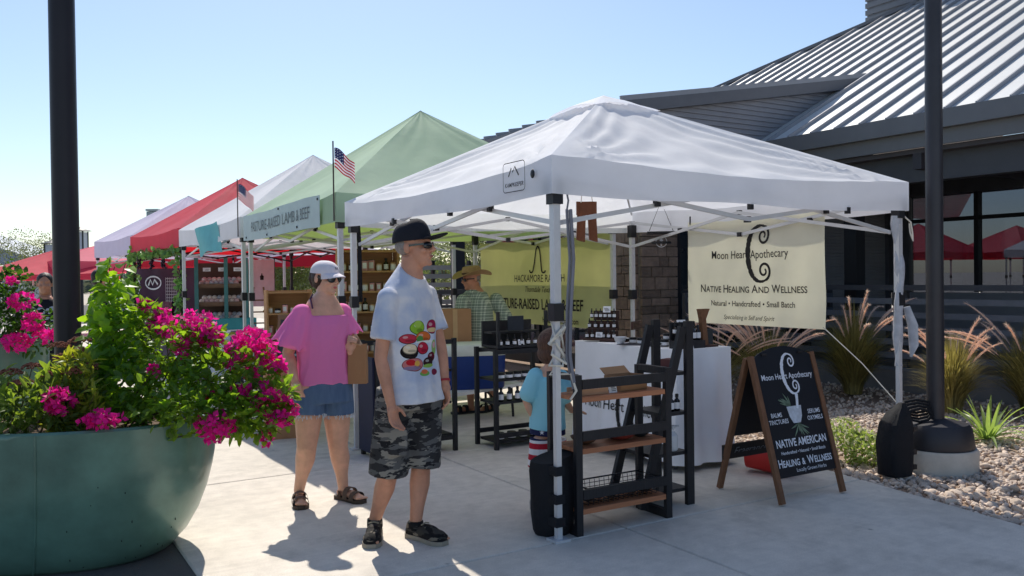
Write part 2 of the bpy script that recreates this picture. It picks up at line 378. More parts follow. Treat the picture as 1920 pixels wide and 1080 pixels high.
# ---------------------------------------------------------------- the hall
hall = thing('market_hall', 'long dark grey hall with standing seam metal roof and deep porch', 'building', FC, TH)
EU, EH, SL, VE = 7.3, 3.46, 0.53, 14.8                   # eave plane, height, pitch, hip corner
RU = 17.5
def roofz(u): return EH + SL*(u-EU)
roof = part('roof', mat('roof_under', S(60, 62, 68), .6), hall, lambda b: b.add([(EU, -16, EH-.06), (RU, -16, roofz(RU)-.06), (RU, VE-(RU-EU), roofz(RU)-.06), (EU, VE, EH-.06)], [(0, 1, 2, 3)]), False)
PW = 0.40; k = 0; v = -9.0
while v < VE-.3:
    u1 = min(RU, EU+(VE-v-PW/2)); a, b2 = v+.004, v+PW-.004
    u1a, u1b = min(RU, EU+VE-a), min(RU, EU+VE-b2)
    u0 = EU
    part('roof_panel', ROOFM, roof, lambda b: b.add([(u0, a, EH), (u1a, a, roofz(u1a)), (u1b, b2, roofz(u1b)), (u0, b2, EH)], [(0, 1, 2, 3)]), False)
    def seam(b, a=a, u1a=u1a):
        b.add([(EU, a-.012, EH-.03), (u1a, a-.012, roofz(u1a)-.03), (u1a, a-.012, roofz(u1a)+.062), (EU, a-.012, EH+.062),
               (EU, a+.012, EH-.03), (u1a, a+.012, roofz(u1a)-.03), (u1a, a+.012, roofz(u1a)+.062), (EU, a+.012, EH+.062)],
              [(0, 1, 2, 3), (5, 4, 7, 6), (3, 2, 6, 7), (0, 3, 7, 4)])
    part('seam', SEAMM, roof, seam, False)
    v += PW
part('hip_cap', FASC, roof, lambda b: b.bar((EU, VE, EH+.03), (RU, VE-(RU-EU), roofz(RU)+.03), .22, .07), False)
part('hip_slope', ROOFM, roof, lambda b: b.add([(EU, VE, EH-.02), (RU, VE-(RU-EU), roofz(RU)-.02), (RU+11, VE, EH-.02)], [(0, 1, 2)]), False)
part('gutter', FASC, hall, lambda b: (b.box((EU-.09, -1.9, EH-.10), (.16, 14.42, .22)), b.box((EU-.03, -1.9, EH-.30), (.05, 14.4, .19))), False)
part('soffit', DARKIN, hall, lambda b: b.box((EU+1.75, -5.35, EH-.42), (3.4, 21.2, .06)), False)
for vv in (-7, -4.6, -2.2, 0.2, 2.6, 4.9): boxp('rafter', mat('rafter_paint', S(58, 58, 66), .6), hall, (EU+1.7, vv, EH-.55), (3.3, .12, .2))
boxp('porch_beam', DGREY, hall, (EU+.35, -5.4, EH-.62), (.2, 21, .34))
boxp('porch_floor', mat('porch_concrete', S(120, 118, 118), .85, var=.15), hall, (9.2, -3.5, .09), (3.9, 17.4, .30))
# wall behind the porch with windows
WU = 10.6
boxp('wall_base', SIDING, hall, (WU+.12, -5.3, .70), (.2, 21, .92))
boxp('wall_head', DGREY, hall, (WU+.12, -5.3, 3.12), (.2, 21, .70))
def tinted(name, tint, refl):
    m, n, l, b = nt(name); n.remove(b); tr = n.new('ShaderNodeBsdfTransparent'); tr.inputs[0].default_value = (*tint, 1); gl = n.new('ShaderNodeBsdfGlossy'); gl.inputs['Roughness'].default_value = .02
    mx = n.new('ShaderNodeMixShader'); mx.inputs[0].default_value = refl; l.new(tr.outputs[0], mx.inputs[1]); l.new(gl.outputs[0], mx.inputs[2]); l.new(mx.outputs[0], n['Material Output'].inputs['Surface']); return m
GLW = tinted('tinted_window_glass', (.31, .33, .37), .06); GLD = mat('dark_door_glass', (0.020, 0.026, 0.034), 0.035, var=.05, spec=.8)
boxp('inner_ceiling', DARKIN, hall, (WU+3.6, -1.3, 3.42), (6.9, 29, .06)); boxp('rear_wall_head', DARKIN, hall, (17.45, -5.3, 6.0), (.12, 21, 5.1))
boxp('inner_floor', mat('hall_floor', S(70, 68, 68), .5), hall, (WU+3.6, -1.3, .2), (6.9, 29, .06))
for vv in (4.2, 1.6, -1.0, -3.6, -6.2): boxp('rear_column', BLACKM, hall, (17.2, vv, 1.8), (.14, .14, 3.2))
for vv in (3.0, .4, -2.2): part('counter', mat('counter_dark', S(50, 46, 46), .6), hall, lambda b: (b.box((14.2, vv, .95), (1.0, 1.5, .06)), b.box((14.2, vv, .55), (.8, 1.3, .7))), False)
boxp('wall_pier', DGREY, hall, (WU+.1, 5.13, 1.98), (.14, .44, 1.66))
for k in range(8):
    v0 = 4.9-k*2.4
    w = boxp('window', BLACKM, hall, (WU+.1, v0-2.33, 1.98), (.14, .12, 1.62))
    boxp('mullion', BLACKM, w, (WU+.1, v0-1.15, 1.98), (.12, .07, 1.61)); boxp('transom', BLACKM, w, (WU+.1, v0-1.15, 2.36), (.11, 2.24, .06))
    for q, (a, c, z0, z1) in enumerate(((.0, 1.14, 1.15, 2.34), (1.17, 2.28, 1.15, 2.34), (.0, 1.14, 2.38, 2.78), (1.17, 2.28, 2.38, 2.78))):
        o = boxp('pane', GLW, w, (0, 0, 0), (.02, c-a, z1-z0)); o.location = (WU+.13, v0-(a+c)/2, (z0+z1)/2); o.rotation_euler = (0, random.uniform(-.004, .004), random.uniform(-.006, .006))
# railing
rail = part('railing', DGREY, hall, lambda b: b.box((7.55, -3.6, 1.30), (.09, 17.6, .07)), False)
for z in (.40, .58, .76, .94, 1.12): boxp('rail_slat', mat('rail_paint', S(112, 116, 128), .45, .3), rail, (7.55, -3.6, z), (.03, 17.5, .075))
for k in range(8): boxp('rail_post', DGREY, rail, (7.62, 5.0-2.05*k, .76), (.07, .07, 1.04))
for k in range(3): boxp('column', BLACKM, hall, (7.85, 3.9-5.6*k, 1.55), (.2, .2, 2.62))
part('pendant', mat('copper', S(150, 110, 90), .4, .6), hall, lambda b: b.lathe([(.01, .25), (.03, .2), (.04, 0), (.03, -.02)], 10, (8.6, 1.9, 2.55)))
boxp('porch_edge', mat('edge_concrete', S(130, 128, 128), .85), hall, (7.36, -3.5, .05), (.12, 17.3, .32))
# entrance block standing forward of the eave
ent = thing('entrance_block', 'low sloped corrugated entrance block joining the hall roof behind the white canopy', 'building', FC, TH)
EV, EF = 5.32, 4.9
def rz_(u): return 3.90 + .172*(u-EF)
def ribbed(b, u0, u1, z0f, z1f, vpl, pitch=.075, dep=.018):
    """horizontal ribs on the plane v = vpl, bounded below and above"""
    zmin = min(z0f(u0), z0f(u1)); zmax = max(z1f(u0), z1f(u1)); n = int((zmax-zmin)/pitch)+1; N = 16
    for i in range(n):
        for (a, d0, c, d1) in ((0, 0, .55, 0), (.55, 0, .65, dep), (.65, dep, .9, dep), (.9, dep, 1, 0)):
            za, zb = zmin+(i+a)*pitch, zmin+(i+c)*pitch
            us = []
            for q in range(N+1):
                u = u0+(u1-u0)*q/N; us.append((u, max(z0f(u), min(z1f(u), za)), max(z0f(u), min(z1f(u), zb))))
            for q in range(N):
                A, B = us[q], us[q+1]
                if A[2]-A[1] < 1e-6 and B[2]-B[1] < 1e-6: continue
                b.add([(A[0], vpl+d0, A[1]), (B[0], vpl+d0, B[1]), (B[0], vpl+d1, B[2]), (A[0], vpl+d1, A[2])], [(0, 1, 2, 3)])
part('upper_siding', SIDING, ent, lambda b: ribbed(b, EF+.05, 10.0, lambda u: max(2.75, roofz(u)-.05 if u > EU else 0), lambda u: rz_(u)-.1, EV), False)
part('side_siding', SIDING, ent, lambda b: ribbed(b, 8.55, WU+.0, lambda u: .24, lambda u: 2.75, EV-.02, .055, .014), False)
boxp('corner_trim', DGREY, ent, (WU-.02, EV-.06, 1.5), (.07, .07, 2.5))
boxp('side_trim', DGREY, ent, (8.5, EV-.05, 1.5), (.08, .08, 2.5)); boxp('side_lintel', BLACKM, ent, (7.1, EV-.02, 2.70), (4.3, .1, .14))
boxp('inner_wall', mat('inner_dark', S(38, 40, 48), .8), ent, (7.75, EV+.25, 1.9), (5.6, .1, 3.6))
eroof = part('roof', FASC, ent, lambda b: b.add([(EF-.25, EV-.12, rz_(EF-.25)-.14), (10.2, EV-.12, rz_(10.2)-.14), (10.2, EV-.12, rz_(10.2)+.03), (EF-.25, EV-.12, rz_(EF-.25)+.03),
      (EF-.25, 10.05, rz_(EF-.25)-.14), (10.2, 10.05, rz_(10.2)-.14), (10.2, 10.05, rz_(10.2)+.03), (EF-.25, 10.05, rz_(EF-.25)+.03)], [(0, 1, 2, 3), (7, 6, 5, 4), (3, 2, 6, 7), (0, 3, 7, 4), (1, 0, 4, 5)]), False)
v = EV-.1
while v < 10.0:
    part('seam', SEAMM, eroof, lambda b: b.box(((EF-.27+10.2)/2, v, (rz_(EF-.27)+rz_(10.2))/2+.06), (5.55, .03, .08), A=Matrix.Rotation(-math.atan(.172), 3, 'Y')), False); v += .42
boxp('front_wall', mat('front_dark', S(64, 62, 66), .7, var=.2), ent, (EF+.35, 7.6, 1.9), (.2, 4.4, 3.7))
for vv in (6.8, 8.6):
    d = boxp('glass_door', BLACKM, ent, (EF+.22, vv, 1.25), (.06, 1.3, 2.4)); boxp('pane', GLD, d, (EF+.18, vv, 1.3), (.03, 1.08, 2.0))
pil = part('stone_pillar', mat('mortar', S(120, 112, 104), .95), ent, lambda b: b.box((EF+.33, EV+.05, 1.6), (.66, .5, 3.0)), False)
rs = random.Random(4); z = .12
def stones(face, u0, u1):
    z = .14
    while z < 3.0:
        h = rs.choice((.11, .14, .18)); a = u0
        while a < u1-.02:
            w = min(rs.uniform(.16, .34), u1-a)
            if u1-a-w < .1: w = u1-a
            if face == 'v': boxp('stone', STONEM, pil, (a+w/2, EV-.215, z+h/2), (w-.012, .05+rs.uniform(0, .02), h-.012))
            else: boxp('stone', STONEM, pil, (EF-.015, a+w/2, z+h/2), (.05+rs.uniform(0, .02), w-.012, h-.012))
            a += w
        z += h
stones('v', EF, EF+.66); stones('u', EV-.18, EV+.3)
boxp('glazed_door', GLD, ent, (6.5, EV+.02, 1.45), (1.5, .03, 2.4))
for uu in (5.72, 7.28, 8.1): boxp('door_jamb', BLACKM, ent, (uu, EV-.02, 1.45), (.1, .1, 2.4))
for z in (.5, .72, .94, 1.16): boxp('guard_rail', mat('guard_paint', S(96, 104, 120), .4, .3), ent, (6.9, EV-.6, z), (3.0, .04, .07))
for uu in (5.4, 6.9, 8.4): boxp('guard_post', DGREY, ent, (uu, EV-.56, .66), (.06, .06, 1.2))
cup = thing('roof_monitor', 'grey ribbed roof monitor standing on the hall ridge', 'roof monitor', FC, TH)
def cupf(b):
    for i in range(26):
        z = 6.2+i*.16
        b.box((16.3, 4.2, z), (3.4, 8.8, .11)); b.box((16.3, 4.2, z+.08), (3.34, 8.74, .05))
part('ribbed_body', mat('monitor_metal', S(112, 116, 122), .5, .2, var=.08), cup, cupf, False)
boxp('roof_cap', FASC, cup, (16.3, 4.2, 10.45), (3.9, 9.4, .12))

# ---------------------------------------------------------------- lamp posts
lp = thing('lamp_post', 'tall dark lamp post on a round concrete footing in the gravel', 'lamp post', (3.27, 6.60, 0), 0)
part('footing', mat('footing_concrete', S(190, 184, 174), .85, var=.15, scale=8, bump=.2, bscale=60), lp, lambda b: b.lathe([(.295, -.1), (.30, .13), (.285, .15), (.1, .151)], 40))
part('base_cover', mat('base_cover_paint', S(52, 52, 58), .5, .2, var=.12), lp, lambda b: b.lathe([(.27, .151), (.275, .17), (.255, .30), (.23, .335), (.09, .36), (.065, .37)], 36))
part('pole', POSTM, lp, lambda b: b.lathe([(.064, .36), (.063, 2.5), (.060, 6.5)], 24))
part('lamp_head', BLACKM, lp, lambda b: (b.box((0, -.35, 6.55), (.3, .9, .1)), b.lathe([(.07, 6.4), (.07, 6.62)], 16)), False)
part('cable_coil', BLACKF, lp, lambda b: [b.tube([(-.16+math.cos(t/8*6.283*1)*(.09+.01*q), -.08+.02*q, .405+.02*q+math.sin(t/8*6.283)*.05) for t in range(9)], .011, 6, False) for q in range(4)])
p = P(127, 630, 5.55)
lp2 = thing('lamp_post', 'thick black lamp post rising behind the flowering planter', 'lamp post', (p.x, p.y, 0), 0)
part('pole', mat('post_black', S(38, 36, 42), .42, .3, var=.14, scale=4), lp2, lambda b: b.lathe([(.082, -.05), (.079, 2.5), (.076, 6.5)], 28))
part('base_cover', BLACKM, lp2, lambda b: b.lathe([(.25, -.05), (.25, .14), (.12, .22), (.08, .24)], 28))
part('lamp_head', BLACKM, lp2, lambda b: (b.box((0, -.35, 6.55), (.3, .9, .1)), b.lathe([(.08, 6.4), (.08, 6.62)], 16)), False)
# ---------------------------------------------------------------- canopies
def fabric(name, c, trans, tcol=None, bump=.22, var=.05, bscale=7):
    return mat(name, c, .75, var=var, scale=3, bump=bump, bscale=bscale, trans=trans, tcol=tcol)
CAN_W = fabric('white_canopy_cloth', S(246, 249, 255), .43, tcol=(.82, .84, .90))
CAN_G = fabric('green_canopy_cloth', S(178, 206, 182), .30, tcol=S(170, 190, 100), bump=.15)
CAN_W2 = fabric('pale_canopy_cloth', S(232, 234, 240), .32)
CAN_R = fabric('red_canopy_cloth', S(214, 80, 100), .40, tcol=S(235, 40, 50), bump=.15)
CAN_P = fabric('pink_canopy_cloth', S(228, 120, 142), .36, tcol=S(235, 90, 110), bump=.15)
CAN_L = fabric('lavender_canopy_cloth', S(214, 208, 230), .34)
def nz(x, y, z=0.0): return noise.noise(Vector((x, y, z)))
def canopy(label, F, th, Su, Sv, zb, vh, peak, m, legm=WHITEP, fine=1, vent=False, sag=.10, wr=.02, seed=0, legs=True, truss=True, name='canopy_tent', mv=None, jm=None, group=None, trm=None, legw=.045):
    root = thing(name, label, 'canopy tent', (F[0], F[1], 0), th, group)
    ze = zb+vh; ov = .035; cx, cy = Su/2, Sv/2
    cor = [(-ov, -ov), (Su+ov, -ov), (Su+ov, Sv+ov), (-ov, Sv+ov)]
    nu, nv = (64, 34) if fine == 2 else ((26, 14) if fine == 1 else (12, 7))
    tmax = .90 if vent else 1.0
    def surf(k, a, t):                                     # side k, a along the eave, t up to the peak
        A, B = cor[k], cor[(k+1) % 4]
        ex, ey = A[0]+(B[0]-A[0])*a, A[1]+(B[1]-A[1])*a
        x, y = ex+(cx-ex)*t, ey+(cy-ey)*t
        e = 1-(2*a-1)**2
        z = ze+(peak-ze)*t - sag*e*(t*(1-t)*4)*.55 - sag*.55*e*(1-t)**3
        q = (x*.9+seed*7.1, y*.9+k*5.3, seed)
        rg_ = min(1, e*4.0); amp = wr*min(1, 6*t+.25)*min(1, (1-t)*4+.15)*rg_*1.25
        z += amp*(.9*nz(x*1.3+seed*7, y*1.3+k*3) + .35*nz(x*4.1+seed, y*4.1, k+2.0) + .5*abs(nz(x*2.2+seed, y*2.2, k+7.0)))
        # creases running from the corners and along the eave
        for c0 in (0.0, 1.0):
            d = math.hypot((a-c0)*3.0, t*1.6)+.02; an = math.atan2(t*1.6, abs(a-c0)*3.0+1e-4)
            z += rg_*wr*.75*math.exp(-d*1.0)*math.sin(an*19+seed+k)*min(1, d*3)
        z += wr*.5*e*math.exp(-t*5)*math.sin(a*23+3*nz(a*4, k+seed))*min(1, t*10)
        return Vector((x, y, z))
    def canf(b):
        for k in range(4): b.grid(lambda a, t: surf(k, a, t*tmax), nu, nv)
    part('canopy', m, root, canf)
    def valf(b):
        for k in range(4):
            A, B = cor[k], cor[(k+1) % 4]; nxo, nyo = (B[1]-A[1])/math.hypot(B[0]-A[0], B[1]-A[1]), -(B[0]-A[0])/math.hypot(B[0]-A[0], B[1]-A[1])
            def f(a, t):
                p = surf(k, a, 0.0); e = 1-(2*a-1)**2
                zz = p.z - t*(p.z - zb + .012*e*math.sin(a*9+seed) + .02*e)
                o = (.012*math.sin(a*14+seed*2+k) + .015*nz(a*7, t*2, seed+k))*t*e + .012*e*t
                return Vector((p.x+nxo*o, p.y+nyo*o, zz))
            b.grid(f, nu, 6 if fine else 3)
    part('valance', mv or m, root, valf)
    if vent:
        def vf(b):
            for k in range(4):
                def f(a, t):
                    A, B = cor[k], cor[(k+1) % 4]; q = .80
                    ex, ey = A[0]+(B[0]-A[0])*a, A[1]+(B[1]-A[1])*a
                    ax, ay = ex+(cx-ex)*(q+(1-q)*t), ey+(cy-ey)*(q+(1-q)*t); e = 1-(2*a-1)**2
                    zq = ze+(peak-ze)*q
                    return Vector((ax, ay, zq + (peak+.0-zq)*t + .008 + .034*e*(1-t) + .006*nz(ax*6, ay*6)))
                b.grid(f, 24, 10)
        part('vent_cap', m, root, vf)
    if legs:
        joint = jm or BLACKM
        for (x, y) in ((.02, .02), (Su-.02, .02), (Su-.02, Sv-.02), (.02, Sv-.02)):
            lg = part('leg', legm, root, lambda b: (b.box((x, y, (1.3+zb+.12)/2), (legw, legw, zb+.12-1.3)), b.box((x, y, .68), (legw*.74, legw*.74, 1.34)), b.box((x, y, .008), (.10, .10, .014))), False)
            boxp('slider', joint, lg, (x, y, 1.30), (legw*1.5, legw*1.5, .10)); boxp('corner_bracket', joint, lg, (x, y, zb+.01), (legw*1.55, legw*1.55, .13))
    if truss:
        tm = trm or legm; zt, zl = zb+.10, zb-.16
        for k in range(4):
            A, B = [(.02, .02), (Su-.02, .02), (Su-.02, Sv-.02), (.02, Sv-.02)][k], [(Su-.02, .02), (Su-.02, Sv-.02), (.02, Sv-.02), (.02, .02)][k]
            def q(a, z, off=0.0):
                dx, dy = B[0]-A[0], B[1]-A[1]; L = math.hypot(dx, dy)
                return (A[0]+dx*a-dy/L*off, A[1]+dy*a+dx/L*off, z)
            for (a0, z0, a1, z1, o) in ((0.01, zt, .5, zl+.06, .02), (0.01, zl, .5, zt, .045), (.5, zl+.06, .99, zt, .02), (.5, zt, .99, zl, .045)):
                part('truss_bar', tm, root, lambda b: b.bar(q(a0, z0, o), q(a1, z1, o), .014, .028), False)
            for (a, z) in ((.25, (zt+zl)/2+.01), (.5, zt), (.5, zl+.06), (.75, (zt+zl)/2+.01)):
                boxp('truss_joint', joint, root, q(a, z, .033), (.035, .035, .04), math.atan2(B[1]-A[1], B[0]-A[0]))
            part('roof_rafter', tm, root, lambda b: b.bar((A[0], A[1], ze-.02), (cx+(A[0]-cx)*.04, cy+(A[1]-cy)*.04, peak-.10), .016, .03), False)
        part('peak_pole', tm, root, lambda b: b.tube([(cx, cy, peak-.55), (cx, cy, peak-.03)], .018, 8))
    root['zb'] = zb; return root, surf
def TF(F, th):
    c, s = math.cos(th), math.sin(th)
    return lambda u, v, z=0.0: Vector((F[0]+c*u-s*v, F[1]+s*u+c*v, z))
# the five along the row, nearest first
tent1, surf1 = canopy('large white canopy nearest the camera with a mountain logo on its valance', (FC.x, FC.y), TH, 3.18, 3.18, 1.965, .215, 2.97, CAN_W, fine=2, vent=True, sag=.11, wr=.032, seed=1)
F2 = (-1.567, 7.758); T2 = TF(F2, TH)
tent2, surf2 = canopy('sage green canopy with a lamb and beef valance banner', F2, TH, 3.18, 3.18, 2.02, .27, 3.45, CAN_G, fine=1, sag=.10, wr=.02, seed=2)
F3, TH3 = (-3.38, 10.72), R(34.3); T3 = TF(F3, TH3)
tent3, _ = canopy('white canopy between the green and the red canopies', F3, TH3, 3.1, 3.1, 2.04, .26, 3.38, CAN_W2, seed=3)
F4, TH4 = (-5.22, 13.45), R(36.6); T4 = TF(F4, TH4)
tent4, _ = canopy('red canopy with a dark leg and hanging grape vines', F4, TH4, 3.1, 3.1, 2.05, .29, 3.38, CAN_R, seed=4, trm=BLACKM, legm=BLACKM)
F5, TH5 = (-7.35, 16.6), R(38); T5 = TF(F5, TH5)
tent5, _ = canopy('lavender white canopy beyond the red one', F5, TH5, 3.1, 3.1, 2.05, .36, 3.38, CAN_L, seed=5, fine=1)
canopy('faded pink canopy right of the black lamp post', (-12.4, 23.2), R(40), 3.0, 3.0, 1.80, .34, 2.62, CAN_P, seed=6, fine=1, truss=False)
canopy('low red canopy left of the black lamp post', (-14.0, 22.4), R(22), 3.2, 3.2, 1.60, .18, 2.45, mat('far_red_cloth', S(214, 66, 88), .75, trans=.3, var=.05), seed=7, fine=1, truss=False)
canopy('small white canopy at the far end of the market', (-18.6, 24.0), R(18), 3.0, 3.0, 1.65, .2, 2.2, CAN_W2, seed=8, fine=0, truss=False)
# across the row, seen under the nearer canopies: white roof over a red valance
tent9, _ = canopy('white roofed canopy with a red valance behind the vendor shelves', (-9.2, 20.6), R(8), 6.2, 3.2, 1.86, .30, 3.0, CAN_L, seed=9, fine=1, mv=mat('crimson_valance', S(190, 30, 52), .75, trans=.25, var=.05), truss=False)
# these stand beyond the hall and show through its windows
canopy('red canopy seen through the hall windows', (15.6, 31.0), R(38), 3.3, 3.3, 2.0, .28, 3.4, CAN_R, seed=10, fine=0, truss=False)
canopy('second red canopy seen through the hall windows beyond a white one', (18.9, 31.5), R(20), 3.3, 3.3, 2.0, .28, 3.3, CAN_R, seed=12, fine=0, truss=False)
canopy('white canopy seen through the hall windows at the right edge', (19.4, 28.0), R(30), 3.2, 3.2, 2.0, .28, 3.4, CAN_W2, seed=11, fine=0, truss=False)

# mark on the first valance (left side, near the corner)
def vmark(d, z): return Vector((-.052, d, z))             # plane of the left valance, in the tent's frame
def logo(b):
    T = lambda x, y: vmark(.34-x, 2.095+y)
    k = []
    for (cx_, cy_, a0) in ((.10, .065, 0), (-.10, .065, 90), (-.10, -.065, 180), (.10, -.065, 270)):
        k += [(cx_+.022*math.cos(R(a0+i*22.5)), cy_+.022*math.sin(R(a0+i*22.5))) for i in range(5)]
    ribbon(b, k+[k[0], k[1]], .005, T)
    ribbon(b, [(-.06, .005), (-.028, .055), (-.012, .03), (.012, .06), (.055, .005)], .011, T)
lg = part('printed_logo', INK, tent1, logo, False)
lettering('KAMPKEEPER', .034, INK, lg, vmark(.34, 2.048), (0, -1, 0), (0, 0, 1), bold=.0006, shear=.25, sx=1.05)
# straps, hooks and sleeves on the first canopy
def strapf(b):
    x, y = .075, -.02
    b.tube([(x, y, 1.98), (x+.012, y, 1.93), (x, y, 1.87)], .006, 6)
    for (dx, dy, z1) in ((0, 0, .95), (.028, .01, .86), (.014, -.02, .9)):
        b.tube([(x+dx, y+dy, 1.88), (x+dx+.012, y+dy-.008, 1.6), (x+dx-.004, y+dy+.004, 1.3), (x+dx*.6-.01, y+dy, 1.05), (x+dx+.01, y+dy, z1)], [(.010, .004)]*5, 6)
part('hanging_strap', mat('grey_webbing', S(122, 124, 134), .8, var=.15), tent1, strapf)
part('corner_strap', BLACKF, tent1, lambda b: b.tube([(.06, 3.18-.03, 2.0), (.075, 3.16, 1.8), (.07, 3.14, 1.5), (.075, 3.15, 1.3)], [(.02, .006)]*4, 6))
part('leg_cord', ROPE, tent1, lambda b: b.tube([(.03+.05*math.cos(t*1.9), .02+.05*math.sin(t*1.9), 1.24-.012*t+.05*math.sin(t*2.3)) for t in range(22)]+[(.09, -.02, .95), (.12, -.03, .85), (.1, 0, .8)], .008, 6))
def sleeve(b):
    pr = [(Vector((3.16+.012*math.sin(z*9), .02+.012*math.cos(z*7), z))) for z in [1.93-i*.06 for i in range(20)]]
    b.tube(pr, [(.036+.012*math.sin(i*1.3), .03+.008*math.cos(i*.9)) for i in range(20)], 10)
    b.tube([(3.2, -.02, 1.24), (3.23, -.05, 1.1), (3.24, -.05, .95), (3.22, -.04, .86)], [(.012, .03), (.02, .045), (.02, .04), (.004, .01)], 8)
part('leg_sleeve', SILVER, tent1, sleeve)
part('corner_cord', ROPE, tent1, lambda b: b.tube([(3.2, 0, 1.93), (3.26, -.02, 1.88), (3.28, -.02, 1.80), (3.27, -.03, 1.74), (3.25, -.02, 1.80), (3.24, -.02, 1.87)], .006, 6))
for (k, a) in ((0, .48), (0, .78), (3, .33), (3, .62)):
    q = surf1(k, a, 0); part('valance_clip', BLACKM, tent1, lambda b: b.box((q.x, q.y, 1.945), (.03, .03, .045)), False)
part('corner_grommet', BLACKM, tent1, lambda b: b.ell((-.055, .13, 2.09), (.008, .022, .026), 8))
# weight bags on two legs
def bagf(b, h=.52):
    prof = [(.0, .100, .085), (.03, .112, .095), (.15, .118, .10), (.32, .132, .105), (.46, .142, .10), (.52, .132, .09)]
    n = 20; vs = []
    for z, rx, ry in prof:
        for j in range(n):
            a = 2*math.pi*j/n; ca, sa = math.cos(a), math.sin(a); w = 1+.10*nz(ca*2.5, sa*2.5, z*8)+.025*math.sin(math.atan2(sa, ca)*9+z*10)
            vs.append((math.copysign(abs(ca)**.55, ca)*rx*w, math.copysign(abs(sa)**.55, sa)*ry*w, z*h/.52 + (.02*ca if z > .4 else 0)))
    k = len(prof)
    b.add(vs, [(i*n+j, i*n+(j+1) % n, (i+1)*n+(j+1) % n, (i+1)*n+j) for i in range(k-1) for j in range(n)] + [tuple(range(n-1, -1, -1)), tuple(range((k-1)*n, k*n))])
wb = thing('weight_bag', 'black canvas weight bag strapped round the nearest canopy leg', 'weight bag', W(.085, .165), TH+.35)
part('pouch', BLACKF, wb, lambda b: bagf(b, .45))
rot_ = Matrix.Rotation(-.35, 3, 'Z') @ Vector((-.065, -.145, 0))
for z in (.40, .24, .11): part('strap', BLACKF, wb, lambda b: b.box((rot_.x, rot_.y+.012, z), (.062, .085, .05), -.35), False)
wb2 = thing('weight_bag', 'black weight bag slumped against the lamp post footing', 'weight bag', W(3.0, -.05), TH-.2)
def bag2(b):
    n = 20; vs = []; prof = [(0, .105, .095, 0), (.05, .118, .10, 0), (.24, .120, .105, 0), (.38, .108, .095, .015), (.46, .07, .065, .04), (.50, .04, .04, .06), (.53, .02, .02, .07)]
    for z, rx, ry, sh in prof:
        for j in range(n):
            a = 2*math.pi*j/n; ca, sa = math.cos(a), math.sin(a); w = 1+.14*nz(ca*2.5, sa*2.5, z*9)+.03*math.sin(math.atan2(sa, ca)*8+z*14)
            vs.append((math.copysign(abs(ca)**.6, ca)*rx*w+sh, math.copysign(abs(sa)**.6, sa)*ry*w, z))
    k = len(prof)
    b.add(vs, [(i*n+j, i*n+(j+1) % n, (i+1)*n+(j+1) % n, (i+1)*n+j) for i in range(k-1) for j in range(n)] + [tuple(range(n-1, -1, -1)), tuple(range((k-1)*n, k*n))])
part('pouch', BLACKF, wb2, bag2)
for z in (.06, .17, .34): boxp('buckle', BLACKM, wb2, (.122, -.05, z), (.03, .05, .035))

# ---------------------------------------------------------------- banners
def banner(name, label, T, u0, v0, u1, v1, z0, z1, m, seed, wr=.012, thick=.003, nx=60, nz_=36):
    """hung sheet between two uprights; returns root, mapper(x along, y up from the bottom, lift)"""
    a = T(u0, v0); b_ = T(u1, v1); d = (b_-a); L = d.length; d.normalize(); nn = Vector((d.y, -d.x, 0))
    root = thing(name, label, 'banner', (a.x, a.y, 0), math.atan2(d.y, d.x))
    H = z1-z0
    def mp(x, y, lift=0.0):
        s = x/L; t = y/H
        o = wr*(nz(s*3+seed, t*2)*1.5+.5*nz(s*9, t*3+seed)) + wr*.5*math.sin(s*26+seed+2*t)*(1-t)**1.5
        zz = z0+y - .018*math.sin(math.pi*s)*t - .006*math.sin(6.28*s*4)*t*t
        return Vector((x, o-lift, zz))
    part('cloth', m, root, lambda b: b.slab(lambda s, t: mp(s*L, t*H), nx, nz_, (0, thick, 0)))
    return root, mp, L, H
BCREAM = mat('cream_banner_vinyl', S(244, 243, 230), .6, var=.05, scale=3, bump=.10, bscale=5, trans=.62, tcol=S(255, 254, 240))
mb_, mp1, L1, H1 = banner('apothecary_banner', 'cream banner with a black crescent hung at the side of the white canopy', W, 3.18, 2.32, 3.18, .70, 1.035, 2.02, BCREAM, 3)
on1 = lambda p: mp1(p.x, p.z, .006)
def put1(txt, size, x, y, **kw): return lettering(txt, size, INK, mb_, (x*L1, 0, y*H1), (1, 0, 0), (0, 0, 1), fn=on1, **kw)
part('crescent_mark', INK, mb_, lambda b: moon_mark(b, lambda x, y: mp1(L1*.555+x, H1*.675+y, .005), .56))
put1('Moon Heart Apothecary', .108, .485, .665, bold=.0004, fit=L1*.57)
caps_line('Native Healing And Wellness'.upper(), .105, .082, INK, mb_, (.50*L1, 0, .345*H1), (1, 0, 0), (0, 0, 1), on1, .001, .93)
put1('Natural \u2022 Handcrafted \u2022 Small Batch', .072, .50, .20, bold=.0006, sx=.95); put1('Specializing in Self and Spirit', .058, .48, .07, shear=.3, sx=.9)
for s in (.02, .98): part('grommet', BLACKM, mb_, lambda b: b.tube([mp1(L1*s, H1*.98, .0), mp1(L1*s, H1*.98, .0)+Vector((0, 0, .08))], .008, 6))
part('tie_cord', ROPE, mb_, lambda b: b.tube([mp1(L1*.985, H1*.02), Vector((L1+.33, .02, .78)), Vector((L1+.67, -.02, .50))], .004, 6))
YEL = mat('yellow_green_vinyl', S(222, 222, 168), .55, var=.06, scale=3, trans=.55, bump=.08, bscale=5, tcol=S(242, 240, 196))
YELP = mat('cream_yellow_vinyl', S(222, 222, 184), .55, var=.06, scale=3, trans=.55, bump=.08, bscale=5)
hb, mp2, L2, H2 = banner('ranch_banner', 'yellow green ranch banner across the back of the green canopy', T2, 3.18, 3.05, 3.18, .06, .90, 1.98, YEL, 8, wr=.02)
